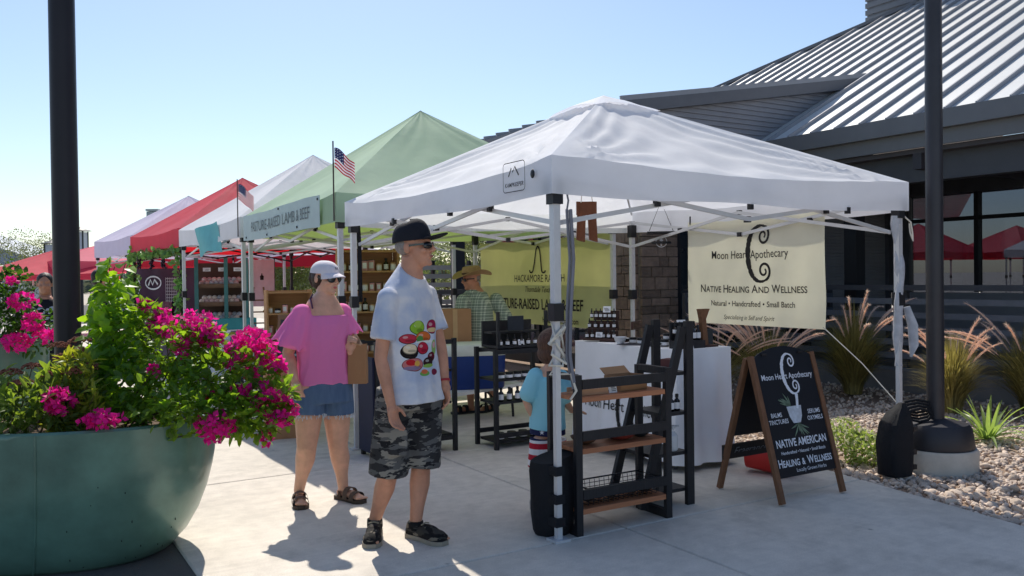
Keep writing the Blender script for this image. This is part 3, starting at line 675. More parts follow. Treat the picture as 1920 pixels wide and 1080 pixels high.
part('pale_band', YELP, hb, lambda b: b.slab(lambda s, t: mp2(s*L2, t*.44*H2+.002+.10*H2*(s*(1-s))*t, .003), 60, 12, (0, .001, 0)))
on2 = lambda p: mp2(p.x, p.z, .009)
def put2(txt, size, x, y, **kw): return lettering(txt, size, INK, hb, (x*L2, 0, y*H2), (1, 0, 0), (0, 0, 1), fn=on2, **kw)
pts = [(-.30, -.36), (-.27, -.42), (-.20, -.42), (-.16, -.34), (-.10, .05), (-.06, .22), (0, .30), (.06, .22), (.10, .05), (.16, -.34), (.20, -.42), (.27, -.42), (.30, -.36)]
sp = []
for i in range(len(pts)-1):
    for t in range(6):
        q = t/6; a, b_, c_, d_ = pts[max(i-1, 0)], pts[i], pts[i+1], pts[min(i+2, len(pts)-1)]
        sp.append(tuple(.5*((2*b_[j])+(-a[j]+c_[j])*q+(2*a[j]-5*b_[j]+4*c_[j]-d_[j])*q*q+(-a[j]+3*b_[j]-3*c_[j]+d_[j])*q**3) for j in (0, 1)))
part('ranch_mark', INK, hb, lambda b: ribbon(b, sp, .045, lambda x, y: mp2(L2*.50+x*.62, H2*.80+y*.46, .010)))
put2('HACKAMORE RANCH', .135, .50, .545, sx=.86); put2('Thorndale Texas', .105, .50, .415, shear=.35, sx=.85)
put2('PASTURE-RAISED LAMB & BEEF', .19, .475, .235, bold=.003, sx=.80); put2('hackamoreranch.com', .10, .66, .06, bold=.001, sx=.9)
# valance banner on the green canopy
vb = MB(); VBM = mat('pale_blue_vinyl', S(196, 214, 216), .6, var=.05, trans=.2)
vroot = thing('valance_banner', 'pale blue lamb and beef strip banner along the green valance', 'banner', (F2[0], F2[1], 0), TH)
vmp = lambda d, z: Vector((-.075+.008*math.sin(d*7), d, z+.012*math.sin(d*2)))
part('cloth', VBM, vroot, lambda b: b.slab(lambda s, t: vmp(.32+2.8*s, 1.985+.30*t), 30, 4, (.004, 0, 0)))
lettering('PASTURE-RAISED LAMB & BEEF', .165, mat('grey_ink', S(110, 122, 126), .7), vroot, (0, 1.66, 2.13), (0, -1, 0), (0, 0, 1), fn=lambda p: vmp(p.y, p.z)+Vector((-.006, 0, 0)), sx=.98)
for d, z in ((.36, 2.25), (1.0, 2.02), (2.1, 2.02), (3.0, 2.02), (1.6, 2.26)): part('grommet', BLACKM, vroot, lambda b: b.ell(vmp(d, z)+Vector((-.006, 0, 0)), (.006, .014, .014), 8))
# small flags on two corners
FR, FW_, FB = mat('flag_red', S(178, 40, 60), .8, trans=.3), mat('flag_white', S(226, 224, 228), .8, trans=.3), mat('flag_blue', S(44, 50, 92), .8, trans=.2)
def flag(label, base, H, wdt, dr):
    r = thing('small_flag', label, 'flag', base, 0, 'striped flags on canopy corners')
    part('stick', mat('flag_stick', S(70, 60, 56), .6), r, lambda b: b.tube([(0, 0, 0), (0, 0, H)], .007, 6))
    def f(b):
        Hf = wdt*.62
        for i in range(13):
            for j in range(14):
                b.cur = 2 if (i < 7 and j < 6) else (0 if i % 2 == 0 else 1)
                def p(a, t):
                    return Vector((a*wdt*.62+.012, .05*math.sin(a*5)*a+.02*a, H-.06 - t*Hf - dr*a**1.3 + .012*math.sin(a*7+t*2)))
                a0, a1, t0, t1 = j/14, (j+1)/14, i/13, (i+1)/13
                b.add([p(a0, t0), p(a1, t0), p(a1, t1), p(a0, t1)], [(0, 1, 2, 3)])
    cl = part('flag_cloth', [FR, FW_, FB], r, f)
    def st(b):
        for i in range(4):
            for j in range(4):
                a, t = (j+.5)/14*1.45, (i+.6)/13*1.7
                c = Vector((a*wdt*.62+.012, .05*math.sin(a*5)*a+.02*a-.004, H-.06-t*wdt*.62-dr*a**1.3+.012*math.sin(a*7+t*2)))
                b.add([c+Vector((.007*(1 if q % 2 == 0 else .4)*math.sin(q*math.pi/5), 0, .007*(1 if q % 2 == 0 else .4)*math.cos(q*math.pi/5))) for q in range(10)], [tuple(range(10))])
    part('stars', WHITEL, cl, st, False)
q = T2(-.05, -.02); flag('striped flag on a stick at the near corner of the green canopy', (q.x, q.y, 2.03), .72, .30, .15)
q = T3(-.05, .0); flag('striped flag on a stick between the white and green canopies', (q.x, q.y, 2.05), .72, .32, .17)
part('teal_cloth', mat('teal_cloth', S(120, 196, 204), .7, trans=.3, var=.1), None, lambda b: b.slab(lambda s, t: Vector((-.07+.03*math.sin(s*6+t*2), .9+s*1.1-.15*t, 2.30-.05*s-.42*t+.05*math.sin(s*3)*t)), 14, 8, (.004, 0, 0)), loc=(F3[0], F3[1], 0), rz=TH3, label='teal cloth draped over the edge of a white canopy', cat='cloth')
# ---------------------------------------------------------------- goods: bottles, jars and the like
def proto(kind):
    b = MB()
    if kind == 'dropper': b.lathe([(.014, 0), (.017, .004), (.017, .045), (.007, .056), (.007, .060)], 12)
    elif kind == 'jar': b.lathe([(.026, 0), (.030, .004), (.030, .030), (.028, .034)], 14)
    elif kind == 'bottle': b.lathe([(.018, 0), (.021, .005), (.021, .065), (.010, .080), (.010, .09)], 12)
    elif kind == 'tin': b.lathe([(.033, 0), (.034, .003), (.034, .016), (.032, .018)], 14)
    body = None if kind in ('carton', 'candle') else b.mesh(kind, GLASSD if kind in ('dropper', 'bottle', 'jar') else mat('tin_metal', S(170, 172, 176), .35, .8))
    c = MB(); lb = MB()
    if kind == 'dropper': c.lathe([(.009, .060), (.009, .075), (.005, .078), (.006, .095), (.002, .098)], 10); lb.lathe([(.0174, .010), (.0174, .038)], 12, cap=False)
    elif kind == 'jar': c.lathe([(.0305, .034), (.031, .046), (.029, .048)], 14); lb.lathe([(.0304, .006), (.0304, .028)], 14, cap=False)
    elif kind == 'bottle': c.lathe([(.012, .09), (.012, .108), (.010, .110)], 10); lb.lathe([(.0214, .014), (.0214, .056)], 12, cap=False)
    elif kind == 'tin': c.lathe([(.035, .018), (.035, .026), (.033, .027)], 14); lb.lathe([(.0345, .004), (.0345, .016)], 14, cap=False)
    if kind == 'carton': b = MB(); b.box((0, 0, .045), (.05, .035, .09)); body = b.mesh('carton', mat('pink_card', S(206, 150, 150), .7, obr=.25), False); c.box((0, 0, .0905), (.051, .036, .006)); lb.box((0, -.018, .045), (.036, .002, .05))
    if kind == 'candle': b = MB(); b.lathe([(.024, 0), (.026, .004), (.026, .06), (.023, .062)], 14); body = b.mesh('candle', mat('pale_wax', S(226, 216, 204), .5, obr=.12)); c.lathe([(.027, .06), (.027, .072), (.025, .073)], 14); lb.lathe([(.0264, .012), (.0264, .048)], 14, cap=False)
    return body, c.mesh('cap', BLACKM if kind != 'candle' else mat('wood_lid', S(180, 140, 100), .6)), lb.mesh('paper_label', WHITEL)
PROTO = {k: proto(k) for k in ('dropper', 'jar', 'bottle', 'tin', 'carton', 'candle')}
NAMES = {'dropper': 'dropper_bottle', 'jar': 'salve_jar', 'bottle': 'brown_bottle', 'tin': 'salve_tin', 'carton': 'small_carton', 'candle': 'jar_candle'}
def item(kind, p, label, group, s=1.0, rz=0.0, cat=None):
    bo, c, l = PROTO[kind]; o = place(NAMES[kind], bo, None, loc=p, rz=rz, label=label, cat=cat or {'dropper': 'bottle', 'jar': 'jar', 'bottle': 'bottle', 'tin': 'tin', 'carton': 'box', 'candle': 'candle'}[kind], group=group, scale=(s, s, s))
    place('cap', c, o); place('paper_label', l, o); return o
def card(p, w, h, label, rz=TH, tilt=.25):
    o = part('price_card', WHITEL, None, lambda b: b.box((0, 0, h/2), (w, .004, h)), False, loc=p, rot=(-tilt, 0, rz), label=label, cat='card')
    part('writing', INK, o, lambda b: [b.box((random.uniform(-.1, .1)*w, -.004, h*(.25+.2*i)), (w*random.uniform(.4, .7), .002, h*.06)) for i in range(3)], False); return o
rg = random.Random(21)

# --- black folding shelf at the front corner
sh = thing('folding_shelf', 'black folding shelf with pine boards beside the nearest canopy leg', 'shelf', W(.17, .03), TH)
SW, SD = .68, .27
for (x, y) in ((0, 0), (SW, 0), (0, SD), (SW, SD)): boxp('post', BLACKW, sh, (x, y, .465), (.045, .03, .93))
for x in (0, SW): boxp('end_rail', BLACKW, sh, (x, SD/2, .915), (.04, SD-.03, .035)); boxp('foot_rail', BLACKW, sh, (x, SD/2, .025), (.04, SD-.03, .05))
for z in (.875, .575, .235): boxp('front_rail', BLACKW, sh, (SW/2, -.008, z), (SW-.05, .02, .055))
for z in (.80, .50, .15):
    for i in range(3): boxp('shelf_board', PINE, sh, (SW/2, .045+i*.085, z-.012), (SW-.02, .08, .022))
    boxp('shelf_edge', PINE, sh, (SW/2, -.003, z-.015), (SW-.047, .012, .03))
def on_shelf(x, y, z): return W(.17+x, .03+y, z)
bxo = thing('cardboard_box', 'open cardboard box on the top board of the folding shelf', 'box', on_shelf(.46, .13, .80), TH+.1)
part('box_body', CARD, bxo, lambda b: (b.box((0, -.07, .045), (.22, .006, .09)), b.box((0, .07, .045), (.22, .006, .09)), b.box((-.11, 0, .045), (.006, .146, .088)), b.box((.11, 0, .045), (.006, .146, .088)), b.box((0, 0, .004), (.218, .146, .006))), False)
part('flap', CARD, bxo, lambda b: b.bar((0, .07, .09), (0, .12, .13), .21, .004), False)
tray = part('paper_tray', mat('tray_card', S(190, 150, 120), .85), None, lambda b: (b.box((0, 0, .005), (.2, .14, .01)), b.box((0, -.07, .018), (.2, .008, .035)), b.box((0, .07, .018), (.2, .008, .035))), False, loc=on_shelf(.16, .12, .80), rz=TH, label='low brown tray at the leg end of the top pine board', cat='tray')
card(on_shelf(.30, .05, .80), .06, .05, 'small white card on the top pine board')
item('jar', on_shelf(.33, .16, .80), 'single dark jar on the top pine board', None, 1.3)
def bowl(p, r, m, label, h=.05): 
    o = part('bowl', m, None, lambda b: b.lathe([(r*.4, 0), (r*.75, h*.35), (r, h), (r*.96, h), (r*.7, h*.42), (.001, h*.2)], 24), loc=p, label=label, cat='bowl'); return o
bowl(on_shelf(.40, .12, .50), .11, mat('rust_glaze', S(120, 50, 44), .4), 'rust red dish on the middle pine board'); bowl(on_shelf(.57, .13, .50), .075, mat('dark_glaze', S(44, 50, 58), .3), 'dark glazed bowl on the middle pine board', .06)
bowl(on_shelf(.14, .13, .50), .085, mat('brown_glaze', S(92, 66, 52), .45), 'brown bowl at the leg end of the middle pine board', .045)
bk = thing('wire_basket', 'black wire basket on the lowest pine board', 'basket', on_shelf(.36, .13, .15), TH)
def wires(b):
    for i in range(15):
        x = -.26+.52*i/14
        b.tube([(x, -.10, .10), (x, -.09, .005), (x, .09, .005), (x, .10, .10)], .0022, 4)
    for z in (.03, .055, .08): b.tube([(-.27, -.10, z), (.27, -.10, z), (.27, .10, z), (-.27, .10, z), (-.27, -.10, z)], .0022, 4)
part('wire_mesh', BLACKM, bk, wires, kind='stuff'); part('rim', BLACKM, bk, lambda b: b.tube([(-.275, -.105, .105), (.275, -.105, .105), (.275, .105, .105), (-.275, .105, .105), (-.275, -.105, .105)], .005, 6))
for i in range(6):
    o = part('leather_pouch', mat('dark_leather', S(52, 46, 44), .6, var=.3, obr=.3), None, lambda b: (b.ell((0, 0, .03), (.045, .055, .03), 12), b.ell((0, -.03, .05), (.03, .03, .016), 10)), loc=on_shelf(.14+.085*i, .12+rg.uniform(-.02, .02), .16), rz=rg.random()*3, label='%s dark leather pouch from the left in the wire basket' % ORD[i], cat='pouch', group='pouches in the wire basket')

# --- ladder shelf standing beyond it
ls = thing('ladder_shelf', 'tall black ladder shelf with a slanted leg in front of the white cloth table', 'shelf', W(1.18, .19), TH)
for y in (0, .32):
    boxp('upright', BLACKW, ls, (0, y, .60), (.06, .03, 1.20)); part('slanted_leg', BLACKW, ls, lambda b: b.bar((-.05, y+.002, 1.16), (-.40, y+.002, 0.02), .03, .055, (1, 0, 0)), False)
for z, d in ((.86, .14), (.60, .22), (.34, .30), (.10, .37)): boxp('ladder_board', BLACKW, ls, (-d/2, .16, z), (d, .30, .022))
def on_ladder(x, y, z): return W(1.18+x, .19+y, z)
jugs = part('white_jug', mat('white_plastic', S(214, 216, 220), .5), None, lambda b: (b.lathe([(.035, 0), (.042, .01), (.042, .10), (.016, .13), (.016, .15)], 16), b.box((0, 0, .155), (.04, .04, .02)), b.tube([(0, -.016, .16), (0, -.05, .165)], .008, 6)), loc=on_ladder(-.09, .07, .351), rz=1, label='white pump bottle on the ladder shelf', cat='bottle')
for i in range(3): item('bottle', on_ladder(-.05-.05*i, .06, .611), '%s brown glass bottle from the upright on the ladder shelf' % ORD[i], 'bottles on the ladder shelf', 1.0)
o = boxp('soap_box', mat('maroon_box', S(110, 64, 60), .7), None, (0, 0, .04), (.09, .07, .08)); o.location = on_ladder(-.08, .1, .871); o.rotation_euler = (0, 0, TH+.3); tag(o, 'small maroon box on the top board of the ladder shelf', 'box')

# --- white cloth table
TB = (1.73, .90, .56, 1.32)                                # u, v, width, length
tb = thing('folding_table', 'folding table hidden under the white apothecary cloth', 'table', W(TB[0], TB[1]), TH)
boxp('table_top', WHITEP, tb, (TB[2]/2, TB[3]/2, .905), (TB[2]-.02, TB[3]-.02, .035))
for (x, y) in ((.06, .1), (TB[2]-.06, .1), (.06, TB[3]-.1), (TB[2]-.06, TB[3]-.1)): part('leg', DGREY, tb, lambda b: b.tube([(x, y, 0), (x, y, .89)], .016, 8))
CLOTH = mat('white_table_cloth', S(246, 246, 250), .85, var=.04, scale=5, bump=.2, bscale=9)
tc_ = thing('tablecloth', 'white cloth with a black crescent draped over the apothecary table', 'tablecloth', W(TB[0], TB[1]), TH)
def cl_pt(s, t):
    """s round the table edge (0..1), t 0 top rim .. 1 hem"""
    w, l = TB[2], TB[3]; Pm = 2*(w+l); d = (s % 1.0)*Pm
    if d < l: x, y, n = 0, l-d, (-1, 0)
    elif d < l+w: x, y, n = d-l, 0, (0, -1)
    elif d < 2*l+w: x, y, n = w, d-l-w, (1, 0)
    else: x, y, n = w-(d-2*l-w), l, (0, 1)
    rip = (.016*math.sin(d*15+1.5*math.sin(d*4)) + .012*math.sin(d*31))*t**1.2 + .05*t*t
    if n == (0, -1): rip += .03*math.exp(-((x-.36)/.07)**2)*math.sin(math.pi*min(1, t*1.6))
    zz = .928*(1-t)+.07*t + .02*math.sin(d*3)*t
    return Vector((x+n[0]*(rip+.004), y+n[1]*(rip+.004), zz))
part('drape', CLOTH, tc_, lambda b: b.grid(lambda s, t: cl_pt(s, t), 220, 20))
part('top_cloth', CLOTH, tc_, lambda b: b.box((TB[2]/2, TB[3]/2, .927), (TB[2]+.01, TB[3]+.01, .006)), False)
def onc(y, z, off=.007):
    s = (TB[3]-y)/(2*(TB[2]+TB[3])); t = (.928-z)/(.928-.07); p = cl_pt(s, max(0, min(1, t))); return Vector((p.x-off, p.y, z))
part('crescent_mark', INK, tc_, lambda b: moon_mark(b, lambda x, y: onc(.60-x, .42+y), .50))
lettering('Moon Heart Apothecary', .125, INK, tc_, (0, .62, .42), (0, -1, 0), (0, 0, 1), fn=lambda p: onc(p.y, p.z, .009), sx=.86)
def on_table(x, y, z=.931): return W(TB[0]+x, TB[1]+y, z)
# tiered rack
rk = thing('tiered_rack', 'dark wooden tiered rack of little bottles at the far end of the cloth table', 'rack', on_table(.06, 1.05), TH+R(-58))
for i in range(3):
    boxp('step', DKWOOD, rk, (0, .03+.06*i, .02+.085*i), (.30-.03*i, .07, .02)); boxp('back_board', DKWOOD, rk, (0, .065+.06*i, .05+.085*i), (.30-.03*i, .012, .085))
for sx in (-1, 1): part('side_board', DKWOOD, rk, lambda b: b.prism([(0, 0), (.24, 0), (.24, .33), (.19, .33)], 0, .014) , False); rk.children[-1].matrix_basis = Matrix.Translation((sx*.155+(-.007), 0, 0)) @ Matrix(((0, 0, 1, 0), (1, 0, 0, 0), (0, 1, 0, 0), (0, 0, 0, 1)))
rM = Matrix.Translation(on_table(.06, 1.05)) @ Matrix.Rotation(TH+R(-58), 4, 'Z')
for i in range(3):
    n = (6, 5, 6)[i]
    for k in range(n): item('dropper', rM @ Vector((-.125+.25*k/(n-1)*(1-.08*i), .028+.06*i, .031+.085*i)), '%s dropper bottle from the left on the %s step of the wooden rack' % (ORD[k], ('lowest', 'middle', 'top')[i]), 'bottles on the tiered rack', .86)
card(rM @ Vector((0, -.01, .04)), .06, .045, 'white card leaning on the lowest step of the wooden rack', TH+R(-58)); card(rM @ Vector((.02, .135, .25)), .07, .055, 'white card on the top step of the wooden rack', TH+R(-58))
part('table_mat', mat('dark_mat', S(52, 52, 62), .9), None, lambda b: b.slab(lambda s, t: Vector((.34*s-.17+.02*math.sin(t*5), .30*t-.15, .004+.003*math.sin(s*7))), 8, 8, (0, 0, .003)), loc=on_table(.18, .62), rz=TH+.5, label='dark cloth mat spread on the white table', cat='mat')
bowl(on_table(.05, .75), .055, mat('white_glaze', S(222, 222, 226), .3), 'white upturned bowl on the dark mat', .06); bowl(on_table(.10, .38), .07, mat('black_glaze', S(28, 28, 34), .3), 'shallow black dish near the front of the cloth table', .03)
for k in range(22):
    x = .16+.075*(k % 5)+rg.uniform(-.012, .012); y = .20+.13*(k//5)+rg.uniform(-.02, .02); kd = ('jar', 'tin', 'jar', 'tin', 'jar')[k % 5]
    item(kd, on_table(x, y, .936), '%s from the left, %s place, %s row on the cloth table' % ({'jar': 'dark jar', 'tin': 'flat tin'}[kd], ORD[k % 5], ORD[k//5]), 'jars on the cloth table', rg.uniform(.95, 1.15))
for k in range(7): item('jar', on_table(.20+.07*(k % 4), .24+.10*(k//4), .986), '%s dark jar from the left stacked on jars in the %s row' % (ORD[k % 4], ORD[k//4]), 'jars on the cloth table', 1.0)
rk2 = thing('bottle_caddy', 'black slotted caddy of tall bottles at the near end of the cloth table', 'caddy', on_table(.20, .10), TH)
boxp('caddy_base', BLACKW, rk2, (0, 0, .03), (.26, .12, .06)); boxp('caddy_back', BLACKW, rk2, (0, .06, .10), (.26, .012, .20))
for k in range(5): item('bottle', on_table(.10+.05*k, .09, .992), '%s tall dark bottle from the left at the front of the black caddy' % ORD[k], 'bottles in the black caddy', 1.05)
for k in range(5): item('dropper', on_table(.10+.05*k, .135, 1.04), '%s dropper bottle from the left at the back of the black caddy' % ORD[k], 'bottles in the black caddy', 1.0)
card(on_table(.16, .03, .93), .075, .05, 'white price card before the black caddy'); card(on_table(.20, .16, 1.09), .09, .06, 'white price card standing above the black caddy')
st = thing('wooden_stand', 'brown wooden stand with a flared head at the corner of the cloth table', 'stand', on_table(.37, .10, .932), TH)
part('stem', OAK, st, lambda b: b.prism([(-.02, 0), (.035, 0), (.01, .22), (.05, .30), (-.055, .30), (-.035, .22)], -.02, .02), False); st.children[-1].rotation_euler = (R(90), 0, 0)
boxp('stand_base', DKWOOD, st, (.03, .0, .008), (.16, .10, .016)); boxp('leaning_slate', mat('slate', S(50, 56, 60), .7), st, (.08, .05, .07), (.13, .012, .12))

# --- chalkboard sandwich sign
AS = Vector((1.73, 5.49, 0)); SNM = mat('sign_black', S(14, 17, 26), .55, var=.2, scale=5)
sg = thing('sandwich_board', 'black sandwich board with white crescent and mortar in a brown frame', 'sign', AS, TH)
SWD, RUN, HT = .60, .27, .96
def sl(x, s, off=0.0):                                    # front leaf: s up the slope
    q = math.hypot(RUN, HT); return Vector((x, s*RUN/q, s*HT/q)) + Vector((0, -HT/q, RUN/q))*off
def bl(x, s, off=0.0): q = math.hypot(RUN, HT); return Vector((x, 2*RUN+.02-s*RUN/q, s*HT/q)) + Vector((0, HT/q, RUN/q))*off
for x in (0, SWD):
    part('leg', OAK, sg, lambda b: b.bar(sl(x, 0.01), sl(x, .985), .04, .028, (0, -1, .3)), False); part('leg', OAK, sg, lambda b: b.bar(bl(x, 0.01), bl(x, .97), .04, .028, (0, 1, .3)), False)
def leaf_panel(b, f, s0=.17, s1=.97, arch=.07, t=.012):
    pts = [(.022, s0), (SWD-.022, s0)] + [(SWD-.022-(SWD-.044)*i/16, s1+arch*math.sin(math.pi*i/16)**.8) for i in range(17)]
    k = len(pts); vs = [f(x, s, t/2) for x, s in pts]+[f(x, s, -t/2) for x, s in pts]
    b.add(vs, [tuple(range(k)), tuple(range(2*k-1, k-1, -1))]+[(i, k+i, k+(i+1) % k, (i+1) % k) for i in range(k)])
fp = part('front_board', SNM, sg, lambda b: leaf_panel(b, sl), False); part('back_board', SNM, sg, lambda b: leaf_panel(b, bl, .40, .95, .05), False)
pl = part('back_plank', BLACKW, sg, lambda b: b.bar(bl(-.02, .27, .02), bl(SWD+.02, .27, .02), .018, .10), False); lettering('Fragrance', .085, mat('grey_chalk', S(120, 124, 132), .9), pl, bl(.24, .27, .008), (1, 0, 0), (0, RUN*-1, HT), shear=.3)
part('hinge', BLACKM, sg, lambda b: [b.box((x, RUN+.005, HT-.005), (.05, .05, .012)) for x in (.12, .48)], False)
U_ = Vector((0, RUN, HT)).normalized()
def put3(txt, size, x, s, m=CHALK, **kw): return lettering(txt, size, m, fp, sl(x, s, .0095), (1, 0, 0), U_, **kw)
part('crescent_mark', CHALK, fp, lambda b: moon_mark(b, lambda x, y: sl(.325+x, .845+y, .0088), .30))
put3('Moon Heart Apothecary', .056, .30, .83, bold=.0005, fit=.50)
put3('BALMS', .042, .115, .575, sx=.85, bold=.0004); put3('TINCTURES', .042, .125, .53, sx=.85, bold=.0004); put3('SERUMS', .042, .485, .575, sx=.85, bold=.0004); put3('OXYMELS', .042, .485, .53, sx=.85, bold=.0004)
put3('NATIVE AMERICAN', .072, .30, .385, sx=.80, bold=.0014); put3('Handcrafted \u2022 Natural \u2022 Small Batch', .030, .30, .325, bold=.0003)
caps_line('HEALING & WELLNESS', .076, .060, CHALK, fp, sl(.30, .262, .0095), (1, 0, 0), U_, None, .0012, .80); put3('Locally Grown Herbs', .034, .34, .205)
def mortar(b):
    T = lambda x, y: sl(.30+x, .575+y, .0086)
    b.add([T(-.072, .05), T(.072, .05), T(.060, -.02), T(.035, -.065), (T(-.035, -.065)), T(-.060, -.02)], [(0, 1, 2, 3, 4, 5)])
part('painted_mortar', mat('chalk_grey', S(190, 196, 206), .8, var=.3, scale=25), fp, mortar, False)
part('painted_pestle', CHALK, fp, lambda b: ribbon(b, [(.03, .03), (.045, .09), (.05, .13)], [.022, .024, .03], lambda x, y: sl(.30+x, .575+y, .0098)), False)
def herbs(b, top):
    rh = random.Random(5)
    for i in range(13):
        a = rh.uniform(R(95), R(165)) if top else rh.uniform(R(200), R(340)); x0, y0 = (-.03, .05) if top else (.01, -.07); L = rh.uniform(.05, .13)
        ribbon(b, [(x0, y0), (x0+math.cos(a)*L*.5, y0+math.sin(a)*L*.45), (x0+math.cos(a)*L, y0+math.sin(a)*L*.8)], [.005, .012, .002], lambda x, y: sl(.30+x, .575+y, .0092))
for q in (True, False): part('painted_herbs', mat('chalk_green', S(120, 140, 120), .9, var=.3), fp, lambda b: herbs(b, q), False)
bkt = thing('bucket', 'red plastic bucket lying behind the sandwich board', 'bucket', (1.92, 6.42, .13), 0)
part('shell', mat('red_plastic', S(196, 44, 40), .45), bkt, lambda b: b.lathe([(.10, -.16), (.135, .14), (.145, .15), (.145, .17), (.128, .17), (.09, -.14)], 24)); bkt.rotation_euler = (R(90), 0, R(60))
part('printed_sign', mat('orange_white', S(232, 160, 150), .6), bkt, lambda b: b.slab(lambda s, t: Vector((math.cos(-1.6+s*.9)*(.119+.018*t), math.sin(-1.6+s*.9)*(.119+.018*t), -.06+.13*t)), 8, 2, (0, 0, .002)))

# --- racks along the inside of the first stall
def rack(label, u, v, w, d, h, boards, panel=None):
    r = thing('display_rack', label, 'rack', W(u, v), TH)
    for (x, y) in ((0, 0), (w, 0), (0, d), (w, d)): boxp('post', BLACKW, r, (x, y, h/2), (.035, .035, h))
    for z in boards: boxp('rack_board', BLACKW, r, (w/2, d/2, z), (w-.037, d-.04, .022))
    for z in (.12, h-.03):
        for y in (0, d): boxp('cross_rail', BLACKW, r, (w/2, y, z), (w-.037, .02, .04))
    if panel: boxp('side_panel', mat('navy_board', S(30, 36, 62), .7), r, (-.03, d/2, .45), (.02, d, .8))
    return r
rack('low black rack standing behind the person in camouflage shorts', .0, 2.62, .72, .32, .98, (.14, .42, .70), True)
rack('tall black rack of jars left of the small child', 1.02, 2.42, .60, .34, .88, (.06, .40, .60, .86))
tr2 = thing('counter_box', 'black open fronted box with jars on top of the tall rack', 'rack', W(1.05, 2.42, .88), TH)
boxp('box_floor', BLACKW, tr2, (.26, .15, .01), (.52, .3, .02)); boxp('box_back', BLACKW, tr2, (.26, .29, .12), (.52, .02, .22)); boxp('box_shelf', BLACKW, tr2, (.26, .2, .13), (.5, .14, .018))
for x in (.01, .51): boxp('box_post', BLACKW, tr2, (x, .02, .16), (.025, .025, .32))
boxp('leaning_slate', mat('slate_board', S(40, 46, 56), .7), tr2, (.24, .10, .21), (.16, .014, .13))
for k in range(7): item('dropper', W(1.09+.072*k, 2.45, .90), '%s dropper bottle from the left along the top of the tall black rack' % ORD[k], 'bottles on the tall black rack', 1.0)
for k in range(6): item('jar', W(1.10+.085*k, 2.47, .612), '%s dark jar from the left on the upper board of the tall black rack' % ORD[k], 'bottles on the tall black rack', 1.15)
for k in range(6): item('bottle', W(1.10+.085*k, 2.47, .412), '%s dark bottle from the left on the middle board of the tall black rack' % ORD[k], 'bottles on the tall black rack', 1.1)
for k in range(4): item('jar', W(1.10+.12*k, 2.50, .072), '%s dark jar from the left on the lowest board of the tall black rack' % ORD[k], 'bottles on the tall black rack', 1.3)
for k in range(4): item('bottle', W(.08+.15*k, 2.66, .712), '%s dark bottle from the left on the low black rack' % ORD[k], 'bottles on the low black rack', 1.1)
card(W(1.30, 2.44, .90), .06, .05, 'white card on the tall black rack')
# --- things hung under the first canopy
lt = thing('leather_hanging', 'brown two legged leather piece hanging under the white canopy', 'hanging', W(1.45, 1.65, 2.02), TH-.3)
LEA = mat('tan_leather', S(112, 66, 42), .6, var=.25, scale=12, bump=.2)
part('leather_body', LEA, lt, lambda b: b.slab(lambda s, t: Vector((-.085+.17*s, .012*math.sin(s*6), .09-.11*t)), 8, 4, (0, .02, 0)))
for sx in (-1, 1): part('leather_leg', LEA, lt, lambda b: b.slab(lambda s, t: Vector((sx*.045-.034+.068*s+sx*.01*t, .01*math.sin(s*4), -.02-.20*t-.02*s*t)), 5, 5, (0, .018, 0)))
part('cord', ROPE, lt, lambda b: b.tube([(-.05, 0, .08), (0, 0, .45), (.05, 0, .08)], .004, 5))
fs = thing('hanging_slate', 'small black hanging sign with a pale letter f by the far canopy leg', 'sign', W(3.02, 2.86, 0), TH-R(58))
p0 = P(1240, 455, 8.7); fs.location = (p0.x, p0.y, p0.z); fs.rotation_euler = (0, 0, R(-6))
boxp('slate_board', SNM, fs, (0, 0, 0), (.29, .02, .25)); part('scroll_top', SNM, fs, lambda b: b.lathe([(.001, -.01), (.10, -.01), (.10, .01), (.001, .01)], 20, cap=False)); fs.children[-1].rotation_euler = (R(90), 0, 0); fs.children[-1].location = (0, 0, .10)
part('ring', CHALK, fs, lambda b: ribbon(b, [(.055*math.cos(i*math.pi/10), .055*math.sin(i*math.pi/10)) for i in range(21)], .007, lambda x, y: Vector((x, -.012, y+.01))), False); lettering('f', .13, CHALK, fs, (0, -.013, .01), (1, 0, 0), (0, 0, 1), bold=.002)
part('chain', DGREY, fs, lambda b: b.tube([(-.12, 0, .12), (0, 0, .42), (.12, 0, .12)], .004, 5))

# ---------------------------------------------------------------- the ranch stall
A49 = math.atan2(.68, .59)
lt2 = thing('low_table', 'low white folding table with black legs under the blue cooler', 'table', (-.45, 8.98, 0), A49)
part('table_top', mat('white_plastic_top', S(220, 222, 224), .5), lt2, lambda b: b.box((-.15, 0, .345), (1.35, .56, .035)), False)
for x in (-.75, .45):
    for y in (-.2, .2): part('leg', BLACKM, lt2, lambda b: b.tube([(x, y, .0), (x*.97, y*.95, .33)], .014, 8))
    part('brace', BLACKM, lt2, lambda b: b.bar((x, 0, .1), (x*.45, 0, .325), .015, .02), False)
ck = thing('cooler', 'blue cooler box with a white lid on the low table', 'cooler', P(886, 640, 8.85).xy.to_3d()+Vector((0, 0, .365)), A49-R(38))
part('tub', mat('blue_plastic', S(22, 52, 118), .4, var=.05), ck, lambda b: b.lathe([(.30, 0), (.315, .02), (.325, .33), (.32, .34)], 28, (0, 0, 0), 1.0, .62, pw=.35))
part('lid', mat('white_lid', S(226, 230, 220), .45), ck, lambda b: b.lathe([(.325, .34), (.335, .35), (.335, .43), (.325, .45), (.25, .465), (.01, .47)], 28, (0, 0, 0), 1.0, .62, pw=.35))
part('handle', WHITEP, ck, lambda b: b.tube([(-.325, -.1, .28), (-.36, -.1, .24), (-.36, .1, .24), (-.325, .1, .28)], .012, 8))
